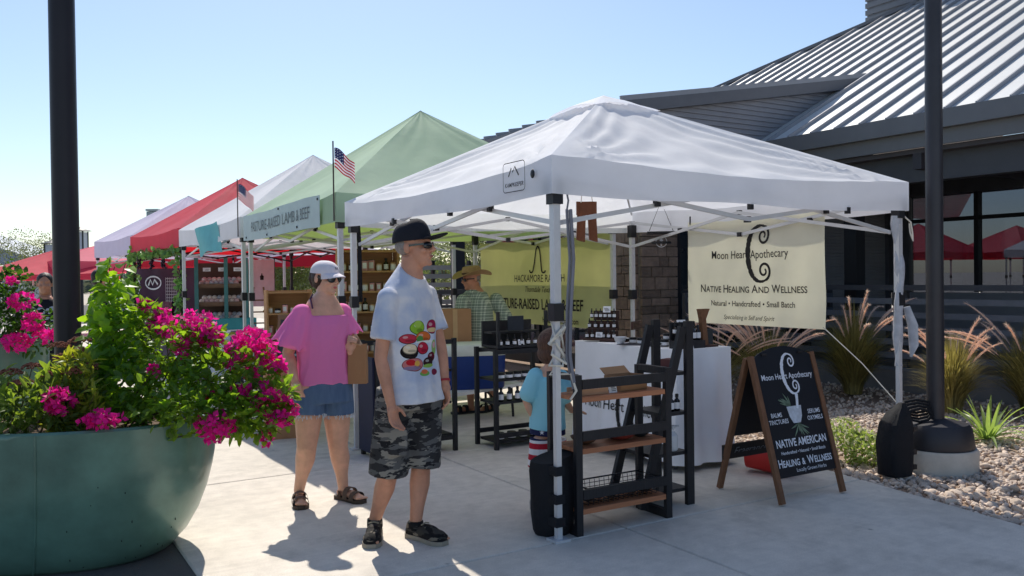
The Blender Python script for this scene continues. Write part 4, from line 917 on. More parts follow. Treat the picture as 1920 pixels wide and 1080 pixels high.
for k, (px, y0, y1, w, lb) in enumerate(((846, 1.17, .80, .36, 'upper brown carton stacked behind the cooler'), (842, .795, .37, .42, 'lower brown carton stacked behind the cooler'))):
    q = P(px, 560, 9.25); o = thing('carton', lb, 'box', (q.x, q.y, y1), A49-R(30)); h = y0-y1
    boxp('carton_body', CARD, o, (0, 0, h/2), (w, .3, h-.004)); boxp('tape', mat('tape', S(196, 160, 116), .4), o, (0, -.1515, h/2), (.05, .004, h-.01))

# ---------------------------------------------------------------- wooden stall shelves farther along
def goods_shelf(label, q, rz, w, h, nb, m, n_, kinds, glabel, group, seed, d=.28):
    r = thing('goods_shelf', label, 'shelf', q, rz); rr = random.Random(seed); M_ = Matrix.Translation(q) @ Matrix.Rotation(rz, 4, 'Z')
    for x in (-w/2, w/2): boxp('side_board', m, r, (x, 0, h/2), (.025, d, h))
    boxp('back_board', m, r, (0, d/2, h/2), (w-.03, .012, h-.02))
    for i in range(nb):
        z = .10+(h-.14)*i/(nb-1); boxp('shelf_board', m, r, (0, -.005, z), (w-.027, d-.02, .022))
        if i == nb-1 or z < .5: continue
        for k in range(n_):
            kd = kinds[(i+k) % len(kinds)]; x = -w/2+.05+(w-.1)*k/(n_-1); o = item(kd, M_ @ Vector((x, -.06+rr.uniform(-.02, .03), z+.012)), '%s %s from the left, %s board up of %s' % (ORD[k], kd.replace('dropper', 'dropper bottle'), ORD[i], glabel), group, rr.uniform(1.1, 1.5))
    return r, M_
TANW = mat('tan_pine', S(186, 142, 100), .7, var=.2, stretch=(.4, 5, 5))
q = P(690, 560, 10.6); q.z = 0
goods_shelf('tall tan shelf of small goods behind the two shoppers', q, R(20), .72, 1.88, 8, TANW, 8, ('carton', 'candle', 'bottle', 'candle', 'carton'), 'the tall tan shelf', 'goods on the tall tan shelf', 5)
q = P(540, 560, 12.4); q.z = 0
goods_shelf('low tan shelf left of the person in pink', q, R(24), .62, 1.36, 5, TANW, 6, ('candle', 'jar', 'carton'), 'the low tan shelf', 'goods on the low tan shelf', 6)
# soap shelf with teal uprights
TEAL = mat('teal_paint', S(70, 124, 124), .6, var=.15); q = P(414, 560, 14.2); q.z = 0
ss = thing('soap_shelf', 'brown shelf with teal uprights full of round pale soaps', 'shelf', q, R(14)); M_ = Matrix.Translation(q) @ Matrix.Rotation(R(14), 4, 'Z')
for x in (-.36, .10, .42): boxp('upright', TEAL, ss, (x, -.17, .95), (.06, .05, 1.86))
boxp('back_board', mat('umber_board', S(84, 66, 58), .8), ss, (.03, .16, 1.15), (.82, .02, 1.3))
for z in (.82, 1.10, 1.40): boxp('shelf_board', mat('umber_wood', S(116, 90, 70), .7, var=.2), ss, (.03, 0, z), (.80, .30, .03)); boxp('shelf_front', mat('umber_wood', S(116, 90, 70)), ss, (.03, -.155, z+.03), (.76, .015, .05))
SOAP = [mat('pale_soap', S(226, 206, 196), .6, var=.2, obr=.1), mat('rose_soap', S(206, 172, 170), .6, var=.3, obr=.15), mat('grey_soap', S(176, 178, 186), .6, var=.3, obr=.15)]
SBM = []
for i, m in enumerate(SOAP):
    b = MB(); b.ell((0, 0, 0), (.044, .044, .042), 12); SBM.append(b.mesh('round_soap', m))
rs2 = random.Random(9)
for z, nm in ((1.42, 'top'), (1.12, 'middle'), (.84, 'lowest')):
    for k in range(16):
        place('round_soap', SBM[rs2.randrange(3)], None, loc=M_ @ Vector((-.29+.62*((k % 8)+.5*(k//8))/8, -.06+.05*(k//8), z+.05+.055*(k//8))), label='%s round soap from the left, %s layer, %s board of the teal shelf' % (ORD[k % 8], ('lower', 'upper')[k//8], nm), cat='soap', group='round soaps on the teal shelf', rz=rs2.random()*6)
for k in range(3): card(M_ @ Vector((-.2+.24*k, -.14, 1.66)), .12, .06, ('first', 'middle', 'last')[k]+' white price card on top of the teal soap shelf', R(14), 0)
def draped(label, q, rz, w, l, h, m, top=None):
    t = thing('market_table', label, 'table', q, rz)
    def f(s, tt):
        Pm = 2*(w+l); d = s*Pm
        if d < w: x, y, n = -w/2+d, -l/2, (0, -1)
        elif d < w+l: x, y, n = w/2, -l/2+d-w, (1, 0)
        elif d < 2*w+l: x, y, n = w/2-(d-w-l), l/2, (0, 1)
        else: x, y, n = -w/2, l/2-(d-2*w-l), (-1, 0)
        r = (.015*math.sin(d*13)+.01*math.sin(d*29))*tt+.03*tt
        return Vector((x+n[0]*r, y+n[1]*r, h*(1-tt)+.05*tt))
    part('drape', m, t, lambda b: b.grid(f, 90, 6)); boxp('table_top', top or m, t, (0, 0, h), (w, l, .012)); 
    for (x, y) in ((-1, -1), (1, -1), (1, 1), (-1, 1)): part('leg', DGREY, t, lambda b: b.tube([(x*(w/2-.08), y*(l/2-.08), 0), (x*(w/2-.08), y*(l/2-.08), h-.01)], .014, 6))
    return t
q = P(430, 600, 13.3); q.z = 0; draped('white cloth table before the teal soap shelf', q, R(30), 1.5, .7, .72, CLOTH)
q = P(440, 600, 13.62); tb9 = part('teal_crate', mat('teal_crate_paint', S(64, 148, 150), .6), None, lambda b: (b.box((0, -.1, .09), (.62, .02, .17)), b.box((0, .1, .09), (.62, .02, .17)), b.box((-.31, 0, .09), (.02, .2, .17)), b.box((.31, 0, .09), (.02, .2, .17)), b.box((0, 0, .01), (.6, .2, .02))), False, loc=(q.x, q.y, .728), rz=R(30), label='teal crate on the white cloth table', cat='crate')
# backdrop with pale emblems
q0 = P(238, 560, 16.6); q1 = P(372, 560, 15.6); q0.z = q1.z = 0; dv = q1-q0; Lb = dv.length
bd = thing('vendor_backdrop', 'dark purple backdrop with pale round emblems under the red canopy', 'backdrop', q0, math.atan2(dv.y, dv.x))
part('cloth', mat('plum_cloth', S(74, 52, 72), .9, var=.3, scale=4), bd, lambda b: b.slab(lambda s, t: Vector((s*Lb, .02*math.sin(s*22), .45+1.30*t)), 40, 4, (0, .01, 0)))
part('emblem_ring', CHALK, bd, lambda b: (ribbon(b, [(.30+.13*math.cos(i*.314), 1.42+.17*math.sin(i*.314)) for i in range(21)], .03, lambda x, y: Vector((x, -.03, y))), ribbon(b, [(.25, 1.35), (.30, 1.48), (.36, 1.40), (.30, 1.33)], .05, lambda x, y: Vector((x, -.03, y)))), False)
part('emblem_oval', CHALK, bd, lambda b: (ribbon(b, [(.82+.22*math.cos(i*.314), 1.48+.12*math.sin(i*.314)) for i in range(21)], .03, lambda x, y: Vector((x, -.03, y))), ribbon(b, [(.68, 1.43), (.74, 1.54), (.80, 1.44), (.86, 1.54), (.95, 1.45)], .04, lambda x, y: Vector((x, -.03, y)))), False)
def gridp(b):
    for i in range(7): b.tube([(1.20+.05*i, -.05, 1.12), (1.20+.05*i, -.05, 1.58)], .004, 4)
    for i in range(8): b.tube([(1.20, -.05, 1.14+.06*i), (1.50, -.05, 1.14+.06*i)], .004, 4)
part('wire_grid', WHITEP, bd, gridp, kind='stuff')
part('pattern_panel', mat('dusk_print', S(110, 70, 84), .9, var=.9, scale=22), bd, lambda b: b.box((.85, -.045, .88), (1.0, .01, .5)), False)
q = P(310, 590, 14.6); q.z = 0; draped('dark cloth table under the plum backdrop', q, R(24), 1.3, .6, .80, mat('grey_cloth', S(120, 112, 120), .9, var=.2))
q = P(492, 560, 15.8); q.z = 0
wsb = thing('hanging_sheet', 'white sheet with one small black mark under the white canopies', 'banner', q, R(8))
part('cloth', mat('white_sheet', S(222, 222, 230), .85, trans=.3), wsb, lambda b: b.slab(lambda s, t: Vector((-.22+.44*s, .02*math.sin(s*9), 1.02+.86*t)), 14, 8, (0, .005, 0))); part('black_mark', INK, wsb, lambda b: b.lathe([(.03, -.05), (.035, .02), (.01, .04), (.01, .07)], 8, (0, -.02, 1.56), 1, .2))
part('stand', BLACKM, wsb, lambda b: (b.tube([(-.22, .03, 0), (-.22, .03, 1.9)], .012, 6), b.tube([(.22, .03, 0), (.22, .03, 1.9)], .012, 6)))
q = P(486, 590, 13.0); q.z = 0
es = thing('wooden_easel', 'small wooden ladder easel before the white sheet', 'easel', q, R(20))
for x in (-.09, .09): part('leg', OAK, es, lambda b: b.bar((x*1.5, 0, .74), (x*.8, .05, 1.40), .025, .03), False)
for z in (.85, 1.02, 1.2): boxp('rung', OAK, es, (0, .02, z), (.24, .03, .02))
q = P(500, 620, 12.9); q.z = 0; draped('small dark table holding the wooden easel', q, R(22), 1.0, .6, .735, mat('slate_cloth', S(90, 92, 104), .9, var=.2))
# chalkboard easel behind the person in pink
q = G(540, 800); ce = thing('chalkboard_easel', 'wood framed chalkboard easel behind the person in pink', 'sign', q, R(-38))
for x in (-.30, .30): part('leg', OAK, ce, lambda b: b.bar((x, 0, .01), (x, .16, 1.12), .045, .03, (0, 1, 0)), False); part('leg', OAK, ce, lambda b: b.bar((x*.9, .46, .01), (x, .17, 1.10), .04, .03, (0, 1, 0)), False)
part('board', mat('chalkboard', S(44, 50, 58), .7, var=.2), ce, lambda b: b.bar((0, .06, .34), (0, .150, 1.08), .57, .016, (0, -1, 0)), False); boxp('top_rail', OAK, ce, (0, .16, 1.11), (.66, .04, .05)); boxp('lower_rail', OAK, ce, (0, .05, .31), (.6, .03, .05))
part('chalk_lines', mat('chalk_dust', S(150, 160, 170), .9), ce, lambda b: [b.box((random.uniform(-.05, .05), .127-.012-.0115*i*8*.112, 1.0-.09*i), (random.uniform(.2, .44), .004, .022)) for i in range(6)], False)
q = P(521, 735, 7.7); q.z = 0; bgc = part('brown_carton', CARD, None, lambda b: (b.box((0, 0, .35), (.42, .3, .70)), b.box((0, -.152, .35), (.05, .004, .69))), False, loc=(q.x-.05, q.y+.5, 0), rz=R(20), label='tall brown carton behind the person in pink', cat='box')
# ---------------------------------------------------------------- people
def skinmat(name, c):
    m = mat(name, c, .5, var=.20, scale=11, bump=.05, bscale=160, spec=.35); b = m.node_tree.nodes['Principled BSDF']
    b.inputs['Subsurface Weight'].default_value = .12; b.inputs['Subsurface Radius'].default_value = (.012, .005, .003); b.inputs['Subsurface Scale'].default_value = .6; return m
SKIN_A = skinmat('tanned_skin', S(196, 142, 116)); SKIN_B = skinmat('fair_skin', S(218, 168, 142)); SKIN_C = skinmat('ruddy_skin', S(186, 132, 106))
def heads(b, M, s=1.0, fem=False):
    o = b.M; b.M = o @ M @ Matrix.Scale(s, 4)
    b.ell((0, .012, .030), (.074, .094, .086), 16); b.ell((0, -.022, -.03), (.060, .068, .082), 14)
    b.ell((0, -.040, -.078), (.046, .046, .034), 12); b.ell((0, -.078, -.096), (.020, .016, .016), 10)
    b.tube([(0, -.082, .022), (0, -.100, 0), (0, -.116, -.026), (0, -.100, -.036)], [.009, .010, .0125, .010], 8); b.ell((.012, -.096, -.031), (.009, .011, .008), 8); b.ell((-.012, -.096, -.031), (.009, .011, .008), 8)
    b.ell((0, -.088, -.056), (.022, .011, .006), 10); b.ell((0, -.086, -.066), (.019, .011, .007), 10)
    b.ell((0, -.078, .026), (.046, .016, .011), 10)
    for sx in (-1, 1):
        b.ell((sx*.076, .012, -.008), (.009, .020, .032), 10); b.ell((sx*.040, -.066, -.028), (.020, .022, .020), 10)
    b.tube([(0, .018, -.05), (0, .028, -.12), (0, .040, -.20)], [(.060 if not fem else .047)]*2+[.074 if not fem else .058], 14)
    b.M = o
def handf(b, wr, d, pn, s=1.0, curl=.6, flip=1):
    wr = Vector(wr); d = Vector(d).normalized(); pn = Vector(pn); pn = (pn-d*pn.dot(d)).normalized(); sd = d.cross(pn)*flip
    A = Matrix((sd, pn, d)).transposed()
    b.cap([wr-d*.01*s, wr+d*.03*s], [(.024*s, .019*s), (.030*s, .017*s)], 10)
    b.ell(wr+d*.055*s, (.042*s, .016*s, .050*s), 12, A)
    for i, (o, L) in enumerate(((-.030, .070), (-.010, .080), (.011, .076), (.031, .060))):
        p0 = wr+d*.085*s+sd*o*s; a = curl*(.75+.12*i)
        d1 = (d*math.cos(a*.5)+pn*math.sin(a*.5)+sd*o*1.4).normalized(); d2 = (d*math.cos(a*1.3)+pn*math.sin(a*1.3)).normalized()
        p1 = p0+d1*L*.5*s; p2 = p1+d2*L*.5*s
        b.cap([p0-d*.02*s, p0, p1, p2], [.0095*s, .0095*s, .0088*s, .0075*s], 8)
    t0 = wr+d*.025*s-sd*.028*s; t1 = t0+(d*.6-sd*.65+pn*.35).normalized()*.040*s; t2 = t1+(d*.9-sd*.1+pn*.4).normalized()*.034*s
    b.cap([t0, t1, t2], [.014*s, .011*s, .0085*s], 8)
def armf(b, sh, el, wr, r=(.052, .042, .036, .027), s=1.0):
    sh, el, wr = Vector(sh), Vector(el), Vector(wr)
    b.cap([sh, sh.lerp(el, .45), el, el.lerp(wr, .30), wr], [r[0]*s, r[1]*1.06*s, r[2]*s, r[2]*1.06*s, r[3]*s], 12)
def legf(b, hip, kn, an, s=1.0, r=(.090, .072, .056, .060, .036)):
    hip, kn, an = Vector(hip), Vector(kn), Vector(an); dn = (an-kn).normalized()
    back = Vector((0, .02, 0))
    b.cap([hip, hip.lerp(kn, .5), kn, kn.lerp(an, .30)+back*s, kn.lerp(an, .7)+back*.3*s, an], [r[0]*s, r[1]*s, r[2]*s, r[3]*s, .042*s, r[4]*s], 14)
    b.ell(kn+Vector((0, -.02, 0)), (.045*s, .045*s, .05*s), 10)
def rings(b, rr, phi=0.0, n=24):
    vs = []; c, s_ = math.cos(phi), math.sin(phi)
    for z, cx, cy, rx, ry in rr:
        for j in range(n):
            a = 2*math.pi*j/n; ca, sa = math.cos(a), math.sin(a); x, y = math.copysign(abs(ca)**.85, ca)*rx, math.copysign(abs(sa)**.85, sa)*ry
            vs.append((cx+c*x-s_*y, cy+s_*x+c*y, z))
    k = len(rr); b.add(vs, [(i*n+j, i*n+(j+1) % n, (i+1)*n+(j+1) % n, (i+1)*n+j) for i in range(k-1) for j in range(n)] + [tuple(range(n-1, -1, -1)), tuple(range((k-1)*n, k*n))])
def footf(b, an, toe, s=1.0):
    an, toe = Vector(an), Vector(toe); d = toe-an; d.z = 0; L = d.length; d.normalize(); base = Vector((an.x, an.y, 0))
    A = Matrix((d.cross(Vector((0, 0, 1))), d, Vector((0, 0, 1)))).transposed()
    b.tube([an, base+Vector((0, 0, .06))+d*.01], [.034*s, .036*s], 12); b.ell(base-d*.015+Vector((0, 0, .045)), (.032*s, .045*s, .034*s), 12, A)
    b.ell(base+d*L*.45+Vector((0, 0, .045)), (.036*s, L*.45, .030*s), 12, A); b.ell(base+d*L*.78+Vector((0, 0, .035)), (.043*s, L*.22, .020*s), 12, A)
    sd = d.cross(Vector((0, 0, 1)))
    for i in range(5): b.ell(base+d*(L*(.99-.035*i*(1 if i else .3)))+sd*(-.034+.017*i)*s+Vector((0, 0, .034)), (.010*s, .02*s, .010*s), 8, A)
def outline(an, toe, w=.046, ext=.0):
    an, toe = Vector(an), Vector(toe); d = toe-an; d.z = 0; L = d.length+.0; d.normalize(); sd = Vector((d.y, -d.x, 0)); base = Vector((an.x, an.y, 0))
    prof = [(-.062-ext, .5), (-.045-ext, .78), (0, .82), (.3*L, .80), (.6*L, .98), (.8*L, 1.06), (.95*L, .86), (1.03*L+ext, .48)]
    return [tuple((base+d*t+sd*w*k)[:2]) for t, k in prof] + [tuple((base+d*t-sd*w*k)[:2]) for t, k in reversed(prof)], d, sd, L, base
def shoef(b, an, toe, w=.05, h=.10):
    ol, d, sd, L, base = outline(an, toe, w)
    A = Matrix((sd, d, Vector((0, 0, 1)))).transposed()
    b.prism(ol, .018, .05); b.ell(base-d*.01+Vector((0, 0, .06)), (w*.85, .058, .052), 12, A); b.ell(base+d*L*.45+Vector((0, 0, .055)), (w*.88, L*.42, .042), 12, A)
    b.ell(base+d*L*.74+Vector((0, 0, .045)), (w*1.02, L*.30, .034), 12, A); b.tube([base+Vector((0, 0, .05)), base+d*.0+Vector((0, 0, h))], [.048, .046], 12)
def capf(b, M, s=1.0, hi=.075, flat=False):
    o = b.M; b.M = o @ M @ Matrix.Scale(s, 4); n = 24; vs = []; rows = 8
    for i in range(rows+1):
        t = i/rows; a = t*math.pi/2; rr = math.cos(a)**(.55 if flat else .8); zz = .030+hi*math.sin(a)*1.0 + (0 if t < .01 else .002)
        for j in range(n):
            q = 2*math.pi*j/n; fr = max(0, -math.sin(q)); vs.append((math.cos(q)*.086*rr, .012+math.sin(q)*.106*rr, zz+(.018*fr*math.sin(a) if flat else 0)))
    b.add(vs, [(i*n+j, i*n+(j+1) % n, (i+1)*n+(j+1) % n, (i+1)*n+j) for i in range(rows) for j in range(n)] + [tuple(range(n-1, -1, -1))]); b.M = o
def brimf(b, M, s=1.0, L=.078, up=0.0):
    o = b.M; b.M = o @ M @ Matrix.Scale(s, 4)
    def f(a, t):
        q = R(-90)+R(62)*(2*a-1); x, y = math.cos(q)*.086, .012+math.sin(q)*.105; e = 1-(2*a-1)**2
        return Vector((x*(1-.02*t), y-t*L*(e**.45), .036-t*.016*(1-up)+up*t*.02-.018*(2*a-1)**2*(t+.2)))
    b.slab(f, 18, 6, (0, 0, -.005)); b.M = o
def shades(b, M, s=1.0, lens=(.031, .010, .022), wrap=.3):
    o = b.M; b.M = o @ M @ Matrix.Scale(s, 4)
    for sx in (-1, 1):
        b.ell((sx*.033, -.094, -.002), lens, 14, Matrix.Rotation(sx*wrap, 3, 'Z')); b.bar((sx*.062, -.084, .006), (sx*.079, .015, .004), .005, .010)
    b.bar((-.014, -.102, .004), (.014, -.102, .004), .006, .006); b.M = o
def HM(c, yaw, pitch=0.0, roll=0.0): return Matrix.Translation(c) @ Matrix.Rotation(yaw, 4, 'Z') @ Matrix.Rotation(pitch, 4, 'X') @ Matrix.Rotation(roll, 4, 'Y')
def remesh_part(name, m, parent, fn, vox, it=6, **kw):
    o = part(name, m, None, fn, **kw); skin(o, vox, it); o.parent = parent; return o
def cnode(n, l, col_in, mask, c):
    mx = n.new('ShaderNodeMix'); mx.data_type = 'RGBA'; l.new(mask, mx.inputs[0]); l.new(col_in, mx.inputs[6]); mx.inputs[7].default_value = (*c, 1); return mx.outputs[2]
def mth(n, l, op, a, b=None):
    k = n.new('ShaderNodeMath'); k.operation = op
    for i, x in enumerate((a, b)):
        if x is None: continue
        if hasattr(x, 'links') or hasattr(x, 'is_output'): l.new(x, k.inputs[i])
        else: k.inputs[i].default_value = x
    return k.outputs[0]
def cloth_mat(name, kind, rot=0.0, cols=None, prints=None, rough=.85, fold=.35, thin=0.0):
    m, n, l, b = nt(name); b.inputs['Roughness'].default_value = rough; b.inputs['Specular IOR Level'].default_value = .2
    tc = n.new('ShaderNodeTexCoord'); mp = n.new('ShaderNodeMapping'); mp.inputs['Rotation'].default_value = (0, 0, -rot); l.new(tc.outputs['Object'], mp.inputs['Vector']); vec = mp.outputs[0]
    sx = n.new('ShaderNodeSeparateXYZ'); l.new(vec, sx.inputs[0]); X, Y, Z = sx.outputs
    def noi(scale, detail=4, st=None):
        q = n.new('ShaderNodeTexNoise'); q.inputs['Scale'].default_value = scale; q.inputs['Detail'].default_value = detail
        if st:
            k = n.new('ShaderNodeMapping'); k.inputs['Scale'].default_value = st; l.new(vec, k.inputs['Vector']); l.new(k.outputs[0], q.inputs['Vector'])
        else: l.new(vec, q.inputs['Vector'])
        return q.outputs[0]
    rgb = n.new('ShaderNodeRGB'); rgb.outputs[0].default_value = (*cols[0], 1); c = rgb.outputs[0]
    if kind == 'mottle':
        r = n.new('ShaderNodeMapRange'); r.inputs[1].default_value = .42; r.inputs[2].default_value = .62; l.new(noi(5), r.inputs[0]); c = cnode(n, l, c, r.outputs[0], cols[1])
    if kind == 'camo':
        for i, (th, cc) in enumerate(zip((.50, .56, .60), cols[1:])):
            q = n.new('ShaderNodeTexNoise'); q.inputs['Scale'].default_value = 1; q.inputs['Detail'].default_value = 3
            k = n.new('ShaderNodeMapping'); k.inputs['Scale'].default_value = (9, 9, 26); k.inputs['Location'].default_value = (i*7.3, i*3.1, 0); l.new(vec, k.inputs['Vector']); l.new(k.outputs[0], q.inputs['Vector'])
            c = cnode(n, l, c, mth(n, l, 'GREATER_THAN', q.outputs[0], th), cc)
    if kind == 'plaid':
        for ax in (X, Z):
            for (fq, w, ph, cc) in ((16, .5, 0, cols[1]), (16, .16, .33, cols[2]), (32, .12, .1, cols[3])):
                fr = mth(n, l, 'FRACT', mth(n, l, 'ADD', mth(n, l, 'MULTIPLY', ax, fq), 50+ph)); k = mth(n, l, 'MULTIPLY', mth(n, l, 'LESS_THAN', fr, w), .5); c = cnode(n, l, c, k, cc)
    if kind == 'stripes':
        fr = mth(n, l, 'FRACT', mth(n, l, 'ADD', mth(n, l, 'MULTIPLY', Z, cols[3]), 50.1)); c = cnode(n, l, c, mth(n, l, 'LESS_THAN', fr, .5), cols[1]); c = cnode(n, l, c, mth(n, l, 'GREATER_THAN', Z, cols[4]), cols[2])
    if kind == 'denim': c = cnode(n, l, c, noi(1, 5, (30, 30, 5)), cols[1])
    if prints:
        front = mth(n, l, 'LESS_THAN', Y, .0)
        full = []
        for (px, pz, rx, rz, cc) in prints:
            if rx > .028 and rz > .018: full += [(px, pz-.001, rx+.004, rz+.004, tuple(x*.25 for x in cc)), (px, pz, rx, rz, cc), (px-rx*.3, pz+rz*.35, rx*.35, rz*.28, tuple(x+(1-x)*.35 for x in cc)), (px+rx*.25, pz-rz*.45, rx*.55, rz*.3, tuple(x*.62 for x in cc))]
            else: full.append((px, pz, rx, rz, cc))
        for (px, pz, rx, rz, cc) in full:
            dx = mth(n, l, 'DIVIDE', mth(n, l, 'SUBTRACT', X, px), rx); dz = mth(n, l, 'DIVIDE', mth(n, l, 'SUBTRACT', Z, pz), rz)
            rr = mth(n, l, 'ADD', mth(n, l, 'MULTIPLY', dx, dx), mth(n, l, 'MULTIPLY', dz, dz))
            c = cnode(n, l, c, mth(n, l, 'MULTIPLY', mth(n, l, 'LESS_THAN', rr, 1.0), front), cc)
    l.new(c, b.inputs['Base Color'])
    bp = n.new('ShaderNodeBump'); bp.inputs['Strength'].default_value = fold; bp.inputs['Distance'].default_value = .03; l.new(noi(1, 3, (9, 9, 5)), bp.inputs['Height']); l.new(bp.outputs[0], b.inputs['Normal'])
    if thin:
        tr = n.new('ShaderNodeBsdfTranslucent'); l.new(c, tr.inputs[0]); mx = n.new('ShaderNodeMixShader'); mx.inputs[0].default_value = thin; l.new(b.outputs[0], mx.inputs[1]); l.new(tr.outputs[0], mx.inputs[2]); l.new(mx.outputs[0], n['Material Output'].inputs['Surface'])
    return m
def folds(b, amp, k, z0, z1):                             # soft vertical folds round the trunk
    out = []
    for p in b.v:
        if z0 < p.z < z1:
            a = math.atan2(p.y, p.x); w = amp*math.sin(a*k+4*nz(p.z*3, a))*min(1, (z1-p.z)*6)*(.5+.5*nz(a*2, p.z*2)+.4); r = Vector((p.x, p.y, 0)); p = p+(r.normalized() if r.length > 1e-4 else r)*w
        out.append(p)
    b.v = out
def wrinkle(b, amp, fx=9, fz=6, seed=0):
    b.v = [p+Vector((nz(p.z*fz, p.x*fx+seed, p.y*fx), nz(p.x*fx, p.z*fz+seed+9, p.y*fx), 0))*amp for p in b.v]

# --- man in the tie dye shirt
OM = Vector((-0.597, 4.90, 0)); YM = 4.90
def jm(px, py, dy=0.0): return P(px, py, YM+dy) - OM
man = thing('person', 'person in a dark cap, dessert print shirt and camouflage shorts', 'person', OM)
PHI = R(58); HMm = HM(jm(777, 463), R(72), R(-5)) @ Matrix.Scale(1.06, 4)
jr = dict(sh=jm(728, 556, -.155), el=jm(714, 672, -.20), wr=jm(733, 757, -.24)); jl = dict(sh=jm(800, 550, .16), el=jm(826, 650, .13), wr=jm(834, 718, .06))
hipR, hipL = jm(742, 735, -.05), jm(796, 735, .06); knR, knL = jm(727, 892, -.03), jm(789, 878, .03)
anR = Vector((jm(702, 990, .06).x, .08, .09)); anL = Vector((jm(780, 1000, .03).x, .02, .09)); toR = Vector((anR.x+.02, -.17, 0)); toL = Vector((anL.x+.175, -.13, 0))
def man_body(b):
    heads(b, HMm)
    rings(b, [(.84, .01, 0, .15, .11), (1.0, .0, 0, .15, .105), (1.2, 0, 0, .155, .10), (1.36, 0, 0, .16, .095), (1.45, 0, .0, .13, .075), (1.50, .01, .01, .085, .06), (1.56, .022, .01, .06, .058)], PHI)
    armf(b, **jr); armf(b, **jl)
    handf(b, jr['wr'], (.20, -.05, -1), (.75, -.5, 0), 1.02, .7, 1); handf(b, jl['wr'], (.16, -.06, -1), (-.9, -.5, .1), 1.02, .8, -1)
    legf(b, hipR, knR, anR); legf(b, hipL, knL, anL); footf(b, anR, toR); footf(b, anL, toL)
body = remesh_part('body', SKIN_A, man, man_body, .0058, 5)
SHIRT_P = [(-.075, 1.205, .052, .040, S(150, 200, 60)), (-.075, 1.225, .030, .022, S(176, 216, 90)), (.045, 1.205, .050, .040, S(170, 36, 80)), (.045, 1.186, .050, .014, S(232, 204, 150)),
    (-.135, 1.145, .046, .026, S(206, 60, 80)), (-.035, 1.150, .062, .032, S(226, 120, 60)), (-.06, 1.14, .030, .02, S(90, 160, 80)), (-.02, 1.122, .085, .008, S(240, 240, 236)),
    (-.125, 1.075, .048, .040, S(40, 34, 34)), (-.125, 1.088, .036, .028, S(240, 222, 190)), (-.040, 1.088, .042, .034, S(200, 40, 70)), (.055, 1.085, .030, .050, S(150, 190, 110)), (.055, 1.10, .020, .02, S(226, 170, 180)),
    (.030, 1.035, .036, .026, S(110, 24, 44)), (-.105, 1.000, .062, .036, S(214, 130, 130)), (-.125, 1.012, .022, .018, S(200, 40, 50)), (-.09, 1.005, .022, .018, S(240, 190, 90)), (-.115, .980, .05, .012, S(150, 130, 160)),
    (.0, 1.005, .042, .028, S(60, 36, 40)), (.0, .985, .05, .012, S(150, 190, 90)), (-.04, .945, .040, .016, S(120, 180, 90)), (-.04, .955, .026, .014, S(224, 120, 80)), (.05, .945, .03, .02, S(130, 40, 70))]
SHIRT_P = [(a+.01, z+.02, rx*.92, rz*.92, c) for a, z, rx, rz, c in SHIRT_P]
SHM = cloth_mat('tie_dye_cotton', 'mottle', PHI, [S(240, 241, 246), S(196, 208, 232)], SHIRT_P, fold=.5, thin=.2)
def man_shirt(b):
    rings(b, [(.800, .008, 0, .205, .158), (.86, .008, 0, .196, .150), (1.0, 0, 0, .180, .135), (1.15, 0, 0, .182, .132), (1.30, 0, 0, .190, .128), (1.40, 0, 0, .190, .112), (1.455, .005, 0, .165, .092), (1.505, .012, .005, .120, .082), (1.548, .022, .006, .084, .078)], PHI)
    tv = []
    for p in b.v:                                         # the neckline dips at the front
        if p.z > 1.42: p = Vector((p.x, p.y, p.z-min(1, (p.z-1.42)/.12)*(p.x*math.sin(PHI)-p.y*math.cos(PHI)-.01)*.70))
        tv.append(p)
    b.v = tv
    for j in (jr, jl):
        sh, el = j['sh'], j['el']; b.ell(sh+Vector((0, 0, -.015)), (.068, .068, .066), 14); b.tube([sh+Vector((0, 0, -.015)), sh.lerp(el, .35), sh.lerp(el, .70)], [.066, .070, .080], 16)
    folds(b, .010, 9, .8, 1.35); wrinkle(b, .018, 6, 7, 3)
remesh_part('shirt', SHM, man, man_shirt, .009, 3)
CAMO = cloth_mat('camouflage_cotton', 'camo', 0, [S(94, 94, 94), S(52, 52, 54), S(136, 132, 124), S(34, 34, 38)], fold=.5)
def man_shorts(b):
    rings(b, [(.76, .01, 0, .165, .13), (.83, .01, 0, .170, .125)], PHI)
    for h, k, e in ((hipR, knR, .0), (hipL, knL, .02)):
        d = k-h; b.tube([h+Vector((0, 0, .02)), h+d*.5, h+d*.98], [.112, .116, .118], 16)
    b.box(jm(748, 830, -.15), (.10, .03, .15)); wrinkle(b, .016, 7, 8, 5)
remesh_part('shorts', CAMO, man, man_shorts, .009, 3)
CAMOS = cloth_mat('camouflage_canvas', 'camo', .5, [S(60, 58, 56), S(30, 30, 32), S(120, 112, 100), S(24, 24, 26)], fold=.2)
for an, to in ((anR, toR), (anL, toL)):
    s_ = remesh_part('shoe', CAMOS, man, lambda b: shoef(b, an, to), .007, 3)
    ol, d, sd, L, base = outline(an, to, .054, .004); part('sole', mat('pale_sole', S(150, 142, 128), .8), s_, lambda b: b.prism(ol, .001, .026), False)
    part('lace', mat('lace', S(150, 140, 120), .8), s_, lambda b: [b.tube([base+d*(L*.34+.03*i)+sd*-.03+Vector((0, 0, .094-.012*i)), base+d*(L*.36+.03*i)+Vector((0, 0, .104-.013*i)), base+d*(L*.34+.03*i)+sd*.03+Vector((0, 0, .094-.012*i))], .004, 6) for i in range(3)])
NAVY = mat('navy_cap_cloth', S(24, 26, 36), .85, var=.15, scale=20, bump=.2, bscale=120)
cp = part('cap', NAVY, man, lambda b: capf(b, HMm, 1.04, .098, True)); part('brim', NAVY, cp, lambda b: brimf(b, HMm, 1.04, .098, .95))
